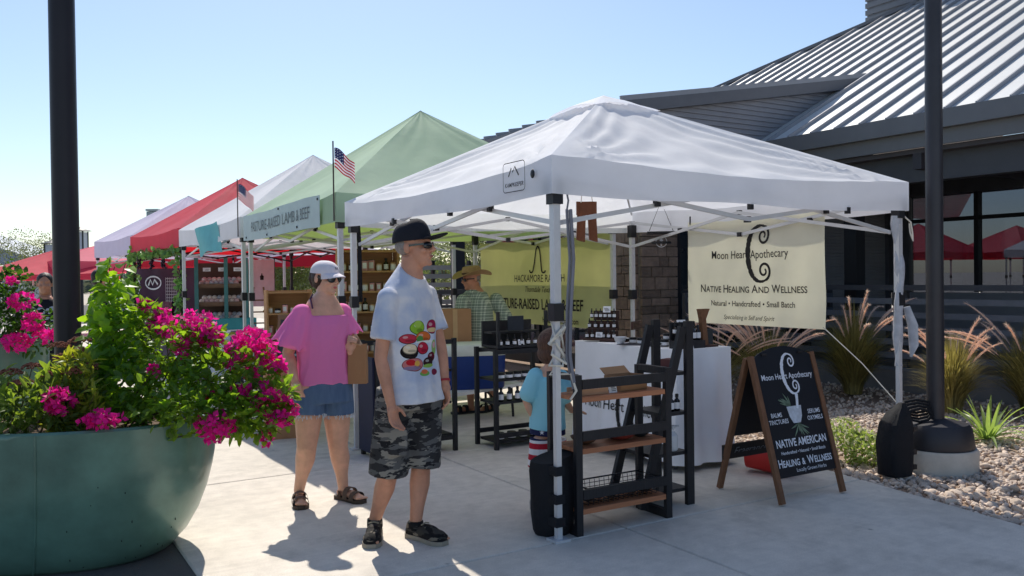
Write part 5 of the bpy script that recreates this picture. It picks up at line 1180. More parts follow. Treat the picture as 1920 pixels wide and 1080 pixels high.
def emblem(b):
    T = lambda x, y: HMm @ Vector((x+.03, -.100, .085+y)); ribbon(b, [(-.016, .014), (-.006, -.012), (.004, .008), (.014, -.014)], .006, T); ribbon(b, [(-.018, -.004), (.016, .004)], .004, T)
part('cap_emblem', CHALK, cp, emblem, False)
remesh_part('hair', mat('grey_hair', S(150, 142, 136), .7, var=.3, scale=60, bump=.5, bscale=150), man, lambda b: (setattr(b, 'M', HMm), b.ell((0, .030, .010), (.0775, .080, .060), 16)), .007, 2)
part('sunglasses', mat('dark_lens', S(16, 16, 20), .12, var=.02, spec=.8), man, lambda b: shades(b, HMm, 1.0, (.033, .009, .019), .45))
part('lips', mat('lip_tone', S(168, 104, 92), .5), man, lambda b: (setattr(b, 'M', HMm), b.ell((0, -.0975, -.0605), (.019, .004, .006), 10)))
part('wristband', mat('red_band', S(160, 40, 50), .5), man, lambda b: b.tube([jl['el'].lerp(jl['wr'], t) for t in (.90, .96)], [.033, .033], 14))

# --- woman in the pink blouse
YW = 5.75; OW = Vector((-1.275, YW, 0))
def jw(px, py, dy=0.0): return P(px, py, YW+dy) - OW
wom = thing('person', 'person in a pink blouse, denim shorts and white cap carrying a paper bag', 'person', OW)
PHW = R(32); HW = HM(jw(611, 521), R(54), R(4)) @ Matrix.Scale(.98, 4)
wr_ = dict(sh=jw(566, 590, -.09), el=jw(540, 662, -.07), wr=jw(553, 712, -.15)); wl_ = dict(sh=jw(640, 588, .10), el=jw(664, 655, .10), wr=jw(657, 660, -.02))
whR, whL = jw(582, 728, -.05), jw(630, 728, .05); wkR, wkL = jw(575, 838, -.08), jw(634, 838, .04)
waR = Vector((jw(562, 918, 0).x, -.02, .085)); waL = Vector((jw(640, 915, 0).x, .06, .085)); wtR = Vector((waR.x+.06, -.20, 0)); wtL = Vector((waL.x+.155, -.06, 0))
def wom_body(b):
    heads(b, HW, 1.0, True)
    rings(b, [(.70, .01, 0, .17, .125), (.80, 0, 0, .16, .12), (.95, 0, 0, .14, .11), (1.15, 0, 0, .145, .105), (1.28, 0, 0, .145, .09), (1.36, 0, 0, .10, .07), (1.42, .01, .005, .052, .05), (1.48, .015, 0, .046, .046)], PHW)
    armf(b, r=(.052, .047, .040, .026), **wr_); armf(b, r=(.050, .045, .038, .026), **wl_)
    handf(b, wr_['wr'], (.28, -.08, -1), (.5, .8, 0), .95, .35, 1); handf(b, wl_['wr'], (.12, -.2, .55), (-.2, .7, -.7), .9, 1.7, -1)
    kw = dict(r=(.108, .092, .066, .066, .036)); legf(b, whR, wkR, waR, **kw); legf(b, whL, wkL, waL, **kw); footf(b, waR, wtR, .95); footf(b, waL, wtL, .95)
remesh_part('body', SKIN_B, wom, wom_body, .0062, 5)
PINK = cloth_mat('pink_cotton', 'plain', 0, [S(255, 150, 212)], fold=.6, thin=.28)
def flounce(b, sh, end, r0, r1, seed):
    n = 40; vs = []; rows = 10; sh, end = Vector(sh), Vector(end); d = (end-sh).normalized(); x = d.cross(Vector((0, 1, 0))).normalized(); y = d.cross(x)
    for i in range(rows+1):
        t = i/rows; p = sh.lerp(end, t); r = r0+(r1-r0)*t**.8
        for j in range(n):
            a = 2*math.pi*j/n; rr = r*(1+.10*t*math.sin(a*7+seed)); vs.append(p+(x*math.cos(a)+y*math.sin(a))*rr + d*(.02*t*math.sin(a*7+seed)))
    f = [(i*n+j, i*n+(j+1) % n, (i+1)*n+(j+1) % n, (i+1)*n+j) for i in range(rows) for j in range(n)] + [tuple(range(n-1, -1, -1)), tuple(range(rows*n, (rows+1)*n))]; b.add(vs, f)
def blouse(b):
    rings(b, [(.800, .005, 0, .185, .140), (.83, .005, 0, .183, .140), (.95, 0, 0, .176, .136), (1.10, 0, -.005, .174, .138), (1.20, 0, 0, .168, .128), (1.262, 0, .004, .158, .112)], PHW)
    for j in (wr_, wl_):
        sh = j['sh']; b.ell(sh+Vector((0, 0, .012)), (.068, .070, .06), 14)
    flounce(b, wr_['sh']+Vector((.02, 0, .04)), wr_['sh']+Vector((-.075, -.01, -.205)), .055, .130, 1.0); flounce(b, wl_['sh']+Vector((-.02, 0, .04)), wl_['sh']+Vector((.045, -.0, -.155)), .050, .095, 2.0)
    folds(b, .008, 15, .75, 1.26)
    b.v = [p+Vector((0, 0, 0)) if not (1.0 < p.z < 1.27 and abs(p.x) < .2 and p.y < 0) else p+Vector((0, -.006*math.sin(p.x*120)*(p.z-1.0)/.27, 0)) for p in b.v]; wrinkle(b, .014, 6, 7, 8)
remesh_part('blouse', PINK, wom, blouse, .008, 3)
DENIM = cloth_mat('blue_denim', 'denim', 0, [S(66, 90, 124), S(110, 134, 164)], fold=.3)
def wshorts(b):
    rings(b, [(.68, .005, 0, .186, .146), (.75, .005, 0, .186, .142), (.82, .005, 0, .174, .134)], PHW)
    for h, k in ((whR, wkR), (whL, wkL)):
        d = k-h; b.tube([h, h+d*.25, h+d*.44], [.112, .116, .118], 18)
    wrinkle(b, .008, 8, 8, 2)
wsh = remesh_part('shorts', DENIM, wom, wshorts, .008, 3)
def fray(b):
    rf = random.Random(3)
    for h, k in ((whR, wkR), (whL, wkL)):
        c = h+(k-h)*.44
        for i in range(110):
            a = rf.random()*6.283; p = c+Vector((math.cos(a)*.117, math.sin(a)*.117, rf.uniform(-.004, .01))); b.bar(p, p+Vector((rf.uniform(-.008, .008), rf.uniform(-.008, .008), -rf.uniform(.008, .026))), .003, .003)
part('frayed_hem', mat('pale_thread', S(206, 214, 224), .9), wsh, fray, False, kind='stuff')
SANDM = mat('brown_suede', S(92, 76, 66), .8, var=.15, scale=30, bump=.2)
for an, to in ((waR, wtR), (waL, wtL)):
    ol, d, sd, L, base = outline(an, to, .050, .006); s_ = part('sandal', mat('sandal_sole', S(70, 58, 50), .8), wom, lambda b: b.prism(ol, .001, .024), False)
    for t in (.36, .68):
        part('sandal_strap', SANDM, s_, lambda b: b.slab(lambda u, w: base+d*(L*t+.042*(w-.5))+sd*(-.053*math.cos(u*math.pi))+Vector((0, 0, .018+(.072 if t < .5 else .050)*math.sin(u*math.pi)**.7)), 14, 2, (0, 0, .004)))
    part('heel_counter', SANDM, s_, lambda b: b.slab(lambda u, w: base-d*(.058*math.sin(u*math.pi)-.02)+sd*(-.043*math.cos(u*math.pi))+Vector((0, 0, .015+.045*w)), 14, 2, (0, 0, .002)))
WCAP = mat('white_cap_cloth', S(226, 220, 226), .85, var=.05, bump=.15, bscale=60)
cp = part('cap', WCAP, wom, lambda b: capf(b, HW, 1.04, .082)); part('brim', WCAP, cp, lambda b: brimf(b, HW, 1.04, .072))
part('cap_emblem', INK, cp, lambda b: ribbon(b, [(-.012, .01), (-.004, -.008), (.006, .008), (.013, -.008)], .006, lambda x, y: HW @ Vector((x, -.1035, .07+y))), False)
def whair(b):
    b.M = HW; b.ell((0, .030, -.002), (.083, .084, .074), 16); b.ell((0, .05, -.045), (.066, .05, .045), 12); b.ell((0, .128, .022), (.030, .034, .036), 12); b.tube([(0, .12, .03), (.0, .145, -.02), (.005, .135, -.075)], [.03, .026, .008], 10); b.tube([(-.066, -.01, .02), (-.070, -.005, -.03)], [.012, .006], 8); b.tube([(.066, -.01, .02), (.070, -.005, -.03)], [.012, .006], 8)
remesh_part('hair', mat('dark_brown_hair', S(52, 36, 30), .55, var=.35, scale=50, bump=.6, bscale=130, stretch=(1, 1, .3)), wom, whair, .007, 2)
part('sunglasses', mat('mirror_lens', S(70, 76, 80), .12, .6, var=.3, scale=40), wom, lambda b: shades(b, HW, 1.0, (.033, .009, .026), .3))
part('lips', mat('rose_lip', S(186, 96, 96), .45), wom, lambda b: (setattr(b, 'M', HW), b.ell((0, -.0975, -.0605), (.018, .004, .007), 10)))
part('bag_strap', mat('purple_strap', S(90, 50, 80), .7), wom, lambda b: b.tube([jw(586, 578, -.14), jw(582, 560, -.08), jw(586, 552, .03)], .006, 6))
pb = thing('paper_bag', 'brown paper bag with handles held by the person in pink', 'paper bag', OW)
bc = jw(671, 684, .0)
def bagp(b):
    w, dd, h = .125, .07, .26; z0 = bc.z-.125; vs = []
    for z, k, tw in ((0, 1, 0), (.10, .99, .1), (.2, .97, -.05), (h, .95, .05)):
        for (sx, sy) in ((-1, -1), (0, -1.05), (1, -1), (1, 0), (1, 1), (0, 1.05), (-1, 1), (-1, 0)):
            vs.append((bc.x+sx*w/2*k+.012*sy*tw, bc.y+sy*dd/2*k, z0+z+.02*sx*(z/h)*.3))
    b.add(vs, [(i*8+j, i*8+(j+1) % 8, (i+1)*8+(j+1) % 8, (i+1)*8+j) for i in range(3) for j in range(8)] + [tuple(range(7, -1, -1))])
part('bag_body', mat('kraft_paper', S(166, 124, 88), .85, var=.08, bump=.2, bscale=12), pb, bagp, False)
hand_p = wl_['wr']+Vector((.02, -.05, .055))
part('handle', mat('kraft_cord', S(186, 146, 108), .8), pb, lambda b: b.tube([(bc.x-.03, bc.y-.03, bc.z+.13), hand_p+Vector((-.01, 0, .01)), hand_p+Vector((.01, 0, .01)), (bc.x+.03, bc.y-.03, bc.z+.13)], .004, 6))
part('tissue', mat('tissue_paper', S(214, 196, 170), .9, trans=.2), pb, lambda b: b.slab(lambda s, t: Vector((bc.x-.035+.07*s+.02*math.sin(t*3), bc.y+.01*math.sin(s*9), bc.z+.11+.10*t*(.6+.4*math.sin(s*5)))), 8, 4, (0, .003, 0)))

# --- child in the pale blue shirt
YC = 5.42; OC = Vector((0.215, YC, 0))
def jc(px, py, dy=0.0): return P(px, py, YC+dy) - OC
kid = thing('person', 'small child with brown hair, pale blue shirt and striped flag shorts', 'person', OC)
HK = HM(jc(1039, 652), R(128), R(2)) @ Matrix.Scale(.90, 4)
kr = dict(sh=jc(1052, 708, -.03), el=jc(1062, 755, -.02), wr=jc(1072, 770, .05)); kl = dict(sh=jc(1004, 705, -.02), el=jc(986, 752, -.03), wr=jc(1004, 790, .03))
khR, khL = jc(1040, 830, .03), jc(1015, 830, -.03); kkR, kkL = Vector((khR.x+.01, .02, .27)), Vector((khL.x-.01, -.03, .27)); kaR, kaL = Vector((khR.x+.02, .06, .06)), Vector((khL.x-.015, .0, .06))
def kid_body(b):
    heads(b, HK, .98, True); k = .66
    rings(b, [(.50, 0, 0, .10, .075), (.65, 0, 0, .10, .075), (.80, 0, 0, .105, .075), (.88, 0, 0, .09, .06), (.93, .015, 0, .045, .045)], R(128))
    armf(b, s=.66, **kr); armf(b, s=.66, **kl); handf(b, kr['wr'], (.8, .4, -.1), (0, 0, -1), .68, .5, 1); handf(b, kl['wr'], (.7, .3, -.6), (.3, .9, 0), .68, .6, -1)
    for h, kn, a in ((khR, kkR, kaR), (khL, kkL, kaL)): legf(b, h, kn, a, .66); footf(b, a, a+Vector((.10, -.02, 0)), .75)
remesh_part('body', SKIN_B, kid, kid_body, .006, 4)
def kid_shirt(b):
    rings(b, [(.535, 0, 0, .125, .10), (.62, 0, 0, .122, .097), (.75, 0, 0, .120, .092), (.85, 0, 0, .112, .078), (.905, .012, 0, .065, .055)], R(128))
    for j in (kr, kl): b.cap([j['sh'], j['sh'].lerp(j['el'], .7)], [.054, .058], 12)
    wrinkle(b, .008, 8, 8, 1)
remesh_part('shirt', cloth_mat('pale_blue_cotton', 'plain', 0, [S(150, 214, 230)], fold=.3), kid, kid_shirt, .007, 3)
def kid_shorts(b):
    rings(b, [(.50, 0, 0, .122, .10), (.56, 0, 0, .118, .095)], R(128))
    for h, kn in ((khR, kkR), (khL, kkL)): b.tube([h+Vector((0, 0, .03)), h.lerp(kn, .85)], [.074, .082], 14)
ks = remesh_part('shorts', cloth_mat('flag_stripe_cotton', 'stripes', 0, [S(232, 230, 232), S(186, 40, 58), S(34, 40, 78), 14.0, .475], fold=.2), kid, kid_shorts, .007, 3)
def star(b):
    c = jc(1016, 811, -.145)
    b.add([c+Vector((.017*(1 if q % 2 == 0 else .42)*math.sin(q*math.pi/5), 0, .017*(1 if q % 2 == 0 else .42)*math.cos(q*math.pi/5))) for q in range(10)], [tuple(range(10))])
part('star', WHITEL, ks, star, False)
def shaggy(b):
    b.M = HK; b.ell((0, .014, .036), (.104, .120, .108), 18); b.ell((0, .055, -.04), (.092, .070, .075), 14)
    for i in range(40):
        a = i*2.4; x, y = math.cos(a)*.094, .02+abs(math.sin(a))*.10-.03
        b.tube([(x, y, .02), (x*1.08, y*1.05+.004, -.03), (x*1.0, y*1.0, -.07-.02*math.sin(i*1.7))], [.022, .018, .005], 6)
remesh_part('hair', mat('brown_child_hair', S(92, 62, 48), .55, var=.6, scale=60, bump=.8, bscale=120, stretch=(1, 1, .25)), kid, shaggy, .007, 1)
for a in (kaR, kaL): remesh_part('shoe', mat('pale_canvas_shoe', S(170, 164, 160), .8), kid, lambda b: shoef(b, a, a+Vector((.11, -.02, 0)), .036, .07), .007, 2)

# --- vendor in the straw hat
YV = 9.5; OV = Vector((-0.41, YV, 0))
def jv(px, py, dy=0.0): return P(px, py, YV+dy) - OV
ven = thing('person', 'person in a straw cowboy hat and green plaid shirt behind the cooler', 'person', OV)
PHV = R(-38); HV = HM(jv(884, 523), R(-62), R(6))
vr = dict(sh=jv(868, 564, -.10), el=jv(864, 612, -.14), wr=jv(872, 655, -.22)); vl = dict(sh=jv(930, 562, .06), el=jv(954, 608, .04), wr=jv(924, 642, -.16))
vhR, vhL = jv(885, 660, -.05), jv(920, 660, .05); vkR, vkL = Vector((vhR.x-.03, -.10, .46)), Vector((vhL.x, .02, .46)); vaR, vaL = Vector((vhR.x-.02, -.03, .085)), Vector((vhL.x+.02, .10, .085))
def ven_body(b):
    heads(b, HV, 1.03)
    rings(b, [(.72, .02, 0, .16, .13), (.95, .02, 0, .165, .14), (1.15, .01, 0, .17, .13), (1.27, .0, 0, .16, .10), (1.35, 0, 0, .11, .075), (1.41, -.015, 0, .06, .058)], PHV)
    armf(b, **vr); armf(b, **vl); handf(b, vr['wr'], (.2, -.2, -1), (.6, -.5, 0), 1.0, .6, 1); handf(b, vl['wr'], (-.9, -.3, -.3), (0, 0, -1), 1.0, .8, 1)
    legf(b, vhR, vkR, vaR); legf(b, vhL, vkL, vaL); footf(b, vaR, vaR+Vector((-.2, -.1, 0))); footf(b, vaL, vaL+Vector((-.15, -.16, 0)))
remesh_part('body', SKIN_C, ven, ven_body, .008, 4)
PLAID = cloth_mat('green_plaid_cotton', 'plaid', PHV, [S(196, 206, 186), S(88, 108, 100), S(50, 66, 80), S(222, 228, 212)], fold=.3)
def ven_shirt(b):
    rings(b, [(.70, .02, 0, .195, .165), (.80, .02, 0, .195, .168), (.95, .02, 0, .195, .165), (1.12, .01, 0, .195, .152), (1.25, 0, 0, .185, .125), (1.33, 0, 0, .14, .095), (1.375, -.01, 0, .078, .07)], PHV)
    for j in (vr, vl): b.cap([j['sh'], j['sh'].lerp(j['el'], .35), j['sh'].lerp(j['el'], .72)], [.078, .082, .084], 12)
    b.tube([jv(878, 545, -.1), jv(886, 549, -.12), jv(896, 545, -.06)], [.02, .022, .02], 8); wrinkle(b, .012, 6, 7, 4)
remesh_part('shirt', PLAID, ven, ven_shirt, .011, 3)
def ven_shorts(b):
    rings(b, [(.66, .02, 0, .185, .15), (.76, .02, 0, .18, .145)], PHV)
    for h, k in ((vhR, vkR), (vhL, vkL)): b.tube([h, h.lerp(k, 1.02)], [.11, .115], 14)
remesh_part('shorts', mat('khaki_cloth', S(140, 124, 100), .85, var=.1), ven, ven_shorts, .012, 2)
STRAW = mat('straw', S(176, 144, 104), .8, var=.18, scale=60, bump=.4, bscale=140)
def hat(b):
    o = b.M; b.M = HV; n = 32
    prof = [(.088, .045), (.092, .075), (.088, .115), (.076, .140), (.050, .146), (.012, .136)]
    b.lathe(prof, n, (0, .01, 0), 1.0, 1.22, cap=True)
    def brim(a, t):
        q = a*2*math.pi; r = .085+t*.115; x, y = math.cos(q)*r, math.sin(q)*r*1.14
        return Vector((x, .01+y, .052+.050*t*abs(math.cos(q))**2-.030*t*abs(math.sin(q))**2))
    b.slab(brim, 40, 6, (0, 0, -.006)); b.M = o
hp = part('straw_hat', STRAW, ven, hat); part('hat_band', mat('hat_band', S(80, 56, 40), .7), hp, lambda b: (setattr(b, 'M', HV), b.lathe([(.0935, .058), (.0945, .078)], 32, (0, .01, 0), 1.0, 1.22, cap=False)))
part('glasses', mat('dark_frame', S(30, 28, 30), .3), ven, lambda b: shades(b, HV, 1.03, (.026, .006, .018), .25))
remesh_part('hair', mat('grey_short_hair', S(130, 122, 116), .7, var=.3), ven, lambda b: (setattr(b, 'M', HV), b.ell((0, .034, .008), (.078, .078, .055), 14)), .009, 2)
for a, t in ((vaR, Vector((-.2, -.1, 0))), (vaL, Vector((-.15, -.16, 0)))):
    ol, d, sd, L, base = outline(a, a+t, .052, .006); s_ = part('sandal', BLACKM, ven, lambda b: b.prism(ol, .001, .026), False)
    part('sandal_strap', BLACKF, s_, lambda b: [b.slab(lambda u, w: base+d*(L*tt+.04*(w-.5))+sd*(-.056*math.cos(u*math.pi))+Vector((0, 0, .02+.07*math.sin(u*math.pi)**.7)), 12, 2, (0, 0, .004)) for tt in (.30, .66)])

# --- two shoppers by the far planter
def shopper(label, px, Y, top, yaw, shirtm, sleeveless, hairm, legm_, sk, back=False):
    o = P(px, 530, Y); o.z = 0; t = thing('person', label, 'person', o); H = top; k = H/1.72
    hc = HM(Vector((0, 0, H-.115*k)), R(yaw), 0) @ Matrix.Scale(k, 4)
    ph = R(yaw*.7); cx, sx = math.cos(ph), math.sin(ph); rot = lambda x, y, z: Vector((cx*x-sx*y, sx*x+cx*y, z*k))
    a1 = (rot(-.18, 0, 1.38), rot(-.23, .02, 1.08), rot(-.19, -.08, .84)); a2 = (rot(.18, 0, 1.38), rot(.23, .02, 1.08), rot(.16, -.12, .88))
    l1 = (rot(-.09, 0, .86), rot(-.09, -.02, .47), rot(-.09, .02, .085)); l2 = (rot(.09, 0, .86), rot(.10, .0, .47), rot(.10, .04, .085))
    def bd(b):
        heads(b, hc); rings(b, [(.84*k, 0, 0, .15, .11), (1.1*k, 0, 0, .145, .1), (1.3*k, 0, 0, .155, .095), (1.41*k, 0, 0, .11, .07), (1.47*k, 0, 0, .055, .055)], ph)
        armf(b, *a1); armf(b, *a2); handf(b, a1[2], (0, -.1, -1), rot(1, 0, 0), 1, .5); handf(b, a2[2], (0, -.3, -1), rot(-1, 0, 0), 1, .5, -1)
        for q in (l1, l2): legf(b, *q); footf(b, q[2], q[2]+rot(0, -.2, 0))
    remesh_part('body', sk, t, bd, .009, 3)
    def st(b):
        rings(b, [(.83*k, 0, 0, .185, .14), (1.1*k, 0, 0, .175, .13), (1.3*k, 0, 0, .18 if not sleeveless else .165, .12), (1.40*k, 0, 0, .15 if not sleeveless else .11, .09), (1.44*k, 0, 0, .08, .07)], ph)
        if not sleeveless:
            for q in (a1, a2): b.cap([q[0], q[0].lerp(q[1], .7)], [.075, .082], 12)
    remesh_part('shirt', shirtm, t, st, .011, 3)
    def tr(b):
        rings(b, [(.78*k, 0, 0, .17, .13), (.85*k, 0, 0, .165, .125)], ph)
        for q in (l1, l2): b.tube([q[0], q[1], q[2]], [.10, .085, .075], 12)
    remesh_part('trousers', legm_, t, tr, .013, 2)
    remesh_part('hair', hairm, t, lambda b: (setattr(b, 'M', hc), b.ell((0, .022, .040), (.084, .098, .086), 16), b.ell((0, .06, -.01), (.075, .055, .06), 12)), .009, 2)
    for q in (l1, l2): remesh_part('shoe', BLACKF, t, lambda b: shoef(b, q[2], q[2]+rot(0, -.2, 0)), .011, 2)
    return t
HAIRD = mat('black_hair', S(34, 28, 28), .5, var=.3, scale=50, bump=.5)
pr = [(random.uniform(-.13, .13), random.uniform(.98, 1.26), random.uniform(.006, .028), random.uniform(.004, .016), S(176, 180, 196)) for _ in range(46)]
shopper('person in a black shirt with pale print left of the black lamp post', 84, 8.6, 1.60, 25, cloth_mat('black_print_cotton', 'plain', R(17), [S(30, 30, 38)], pr), False, HAIRD, mat('dark_trousers', S(50, 52, 62), .85), SKIN_C)
shopper('person in a dark sleeveless top right of the black lamp post', 190, 9.4, 1.64, 150, mat('dark_tank_cloth', S(40, 38, 48), .85), True, HAIRD, DENIM, SKIN_B)
# ---------------------------------------------------------------- planters and planting
def leafm(name, c, tc, isl=.30, rough=.42): return mat(name, c, rough, var=.12, scale=25, trans=.5, tcol=tc, isl=isl, spec=.45)
LEAF_B = leafm('bougainvillea_leaf', S(78, 112, 44), S(156, 196, 40)); LEAF_V = leafm('vine_leaf', S(92, 132, 48), S(178, 222, 40)); LEAF_S = leafm('sedum_leaf', S(88, 110, 58), S(150, 176, 50)); LEAF_Y = leafm('yellow_green_leaf', S(128, 140, 56), S(196, 200, 50))
LEAF_D = leafm('dark_leaf', S(48, 76, 38), S(80, 120, 30)); BRACT = mat('magenta_bract', S(232, 28, 150), .6, var=.12, scale=20, trans=.45, tcol=S(255, 40, 170), isl=.22); SEDH = mat('sedum_head', S(146, 92, 74), .9, var=.25, scale=40, isl=.3, trans=.15)
STEM = mat('woody_stem', S(92, 78, 56), .8, var=.2)
rp = random.Random(33)
def rv(r=rp):
    while True:
        v = Vector((r.uniform(-1, 1), r.uniform(-1, 1), r.uniform(-1, 1)))
        if .05 < v.length < 1: return v
def leaf(b, p, d, n, L, w, droop=.2):
    d = d.normalized(); s = d.cross(n); s = s.normalized() if s.length > 1e-4 else d.orthogonal().normalized(); n = s.cross(d).normalized()
    b.add([p, p+d*L*.38+s*w*.5+n*w*.12, p+d*L*.38-s*w*.5+n*w*.12, p+d*L*.45-n*L*.02, p+d*L*.78+s*w*.32-n*L*droop*.4, p+d*L*.78-s*w*.32-n*L*droop*.4, p+d*L-n*L*droop], [(0, 3, 1), (0, 2, 3), (1, 3, 4), (3, 2, 5), (4, 3, 6), (3, 5, 6)])
def floret(b, p, d, s):
    d = d.normalized(); x = d.orthogonal().normalized(); y = d.cross(x); a0 = rp.random()*6.3
    for k in range(3):
        a = a0+k*2.094; r = x*math.cos(a)+y*math.sin(a); t = d.cross(r)
        q = (d*.6+r*.8).normalized()*s
        b.add([p, p+q*.5+t*s*.42+r*s*.06, p+q*.5-t*s*.42+r*s*.06, p+q*.55-d*s*.05, p+q*1.05+r*s*.12], [(0, 3, 1), (0, 2, 3), (1, 3, 4), (3, 2, 4)])
def cluster(b, c, R_, n, s=.030, sq=(1, 1, 1)):
    for i in range(n):
        v = rv(); v = v/v.length*(.45+.55*rp.random()**.5); v = Vector((v.x*sq[0], v.y*sq[1], v.z*sq[2]))
        floret(b, c+v*R_, v+Vector((0, -.15, .35))+rv()*.5, s*rp.uniform(.8, 1.25))
def cloud(b, c, r, n, L, w, up=.3, shell=.35):
    for i in range(int(n*.66)):
        v = rv(); v = v/v.length*(shell+(1-shell)*rp.random()**.6)
        k = 1+.30*nz(v.x*2.2+c.x*3, v.y*2.2, v.z*2.2+c.z*3)
        leaf(b, c+Vector((v.x*r[0], v.y*r[1], v.z*r[2]))*k, v+Vector((0, 0, up))+rv()*.9, rv()+Vector((0, 0, 1.0)), L*rp.uniform(.45, 1.45), w*rp.uniform(.6, 1.3), rp.uniform(.05, .5))
def stem_to(b, a, c, r=.006, bend=.12):
    m = (a+c)/2+rv()*bend*(c-a).length; pts = [a.lerp(m, t).lerp(m.lerp(c, t), t) for t in (0, .2, .4, .6, .8, 1)]; b.tube(pts, [r, r*.9, r*.8, r*.65, r*.5, r*.3], 5); return pts
GPL = mat('green_patina', S(96, 132, 118), .30, .15, var=.42, scale=2.6, bump=.07, bscale=9, spec=.6, coat=.25)
def planter(label, c, a, bb, h, rz=0.0, seam=True):
    t = thing('bowl_planter', label, 'planter', c, rz)
    prof = [(.60, 0), (.70, .012), (.765, .05), (.84, .16), (.90, .30), (.945, .46), (.975, .62), (.988, .72), (1.0, .955), (1.0, .985), (.985, 1.0), (.955, 1.0), (.945, .97), (.94, .88)]
    prof = [(r if z < .955 else r, z*h) for r, z in prof]; prof = [(r*(1 if i != 8 else .998), z) for i, (r, z) in enumerate(prof)]
    part('bowl', GPL, t, lambda b: b.lathe(prof, 96, (0, 0, 0), a, bb, pw=.86)); part('soil', MULCH, t, lambda b: b.lathe([(.001, h*.93), (.945, h*.90)], 48, (0, 0, 0), a, bb, cap=False, pw=.86))
    if seam:
        def sm(b):
            an = R(-72); ca, sa = math.cos(an), math.sin(an); ca = math.copysign(abs(ca)**.86, ca); sa = math.copysign(abs(sa)**.86, sa)
            b.tube([(ca*a*r*1.001, sa*bb*r*1.001, z) for r, z in prof[1:10]], .006, 6)
        part('weld_seam', GPL, t, sm)
        def sc_(b):
            rr = random.Random(8)
            for i in range(15):
                an = R(rr.uniform(-66, -14)); zz = (.06+.6*rr.random()**1.6)*h; r = None
                for (r0, z0), (r1, z1) in zip(prof[:9], prof[1:10]):
                    if z0 <= zz <= z1: r = r0+(r1-r0)*(zz-z0)/(z1-z0+1e-9)
                ca, sa = math.cos(an), math.sin(an); ca = abs(ca)**.86; sa = -abs(sa)**.86; b.ell((ca*a*r*1.001, sa*bb*r*1.001, zz), (.0028, .002, rr.uniform(.003, .010)), 6)
        part('scuff_marks', mat('scuff', S(24, 30, 30), .7), t, sc_, kind='stuff')
    return t
PC = Vector((-2.78, 4.80, -.03)); planter('big green bowl planter overflowing with magenta flowers', PC, 1.075, .58, .78)
SOIL = .66
# near bougainvillea: trailing over the right end
bo = thing('bougainvillea', 'magenta bougainvillea spilling over the right end of the near planter', 'flowering shrub', PC+Vector((.75, 0, SOIL)))
O0 = bo.location.copy(); fb = MB(); bb_ = MB(); sb = MB()
base = [Vector((.1, .05, 0)), Vector((-.15, -.1, 0)), Vector((-.35, .1, 0))]
BL = [(352, 615, 4.75, .125, 120, (1.35, 1, .8)), (392, 632, 4.70, .065, 45, (1, 1, .8)), (464, 645, 4.70, .105, 95, (1.15, 1, .85)), (500, 662, 4.65, .06, 36, (1, 1, 1)), (402, 800, 4.38, .085, 75, (1.2, 1, .85)), (500, 748, 4.55, .095, 95, (1.25, 1, .9)), (528, 772, 4.50, .075, 60, (1, 1, 1)),
      (497, 818, 4.50, .036, 20, (1, 1, 1.2)), (305, 592, 4.80, .040, 24, (1, 1, 1)), (290, 610, 4.8, .030, 14, (1, 1, 1)), (442, 655, 4.6, .04, 20, (1, 1, 1)), (440, 682, 4.6, .03, 14, (1.5, 1, .7)), (388, 742, 4.5, .022, 10, (1, 1, 1)), (520, 688, 4.6, .04, 22, (1, 1, 1)), (340, 655, 4.6, .035, 16, (1, 1, 1)), (455, 735, 4.5, .04, 22, (1.4, 1, .8)), (292, 692, 4.5, .022, 8, (1.4, 1, 1)), (272, 572, 4.85, .026, 10, (1, 1, 1)), (470, 700, 4.6, .03, 12, (1, 1, 1)), (190, 786, 4.30, .055, 40, (1.9, 1, .6)), (110, 752, 4.32, .062, 52, (1, 1, 1)), (100, 742, 4.34, .03, 14, (1, 1, 1))]
for (px, py, Y, r, n, sq) in BL:
    c = P(px, py, Y)-O0; cluster(bb_, c, r, n, .030, sq); pts = stem_to(sb, base[rp.randrange(3)], c)
    for q in pts[2:]:
        for _ in range(7): leaf(fb, q+rv()*.03, rv()+Vector((0, 0, .3)), rv()+Vector((0, 0, 1)), .05*rp.uniform(.6, 1.2), .034, .2)
for (px, py, Y, r, n) in ((330, 665, 4.7, (.22, .18, .17), 650), (420, 700, 4.6, (.22, .16, .13), 560), (470, 780, 4.5, (.20, .14, .12), 520), (300, 740, 4.6, (.26, .2, .16), 640), (430, 765, 4.45, (.17, .12, .12), 380), (340, 770, 4.4, (.2, .12, .10), 330), (385, 640, 4.75, (.13, .12, .08), 200), (520, 745, 4.55, (.10, .08, .10), 160), (250, 640, 4.8, (.12, .14, .2), 300), (280, 600, 4.85, (.08, .1, .12), 130), (490, 695, 4.6, (.09, .08, .08), 110)):
    cloud(fb, P(px, py, Y)-O0, r, n, .048, .036)
fb.build('foliage', LEAF_B, bo, False, kind='stuff'); bb_.build('blossoms', BRACT, bo, False, kind='stuff'); sb.build('stems', STEM, bo)
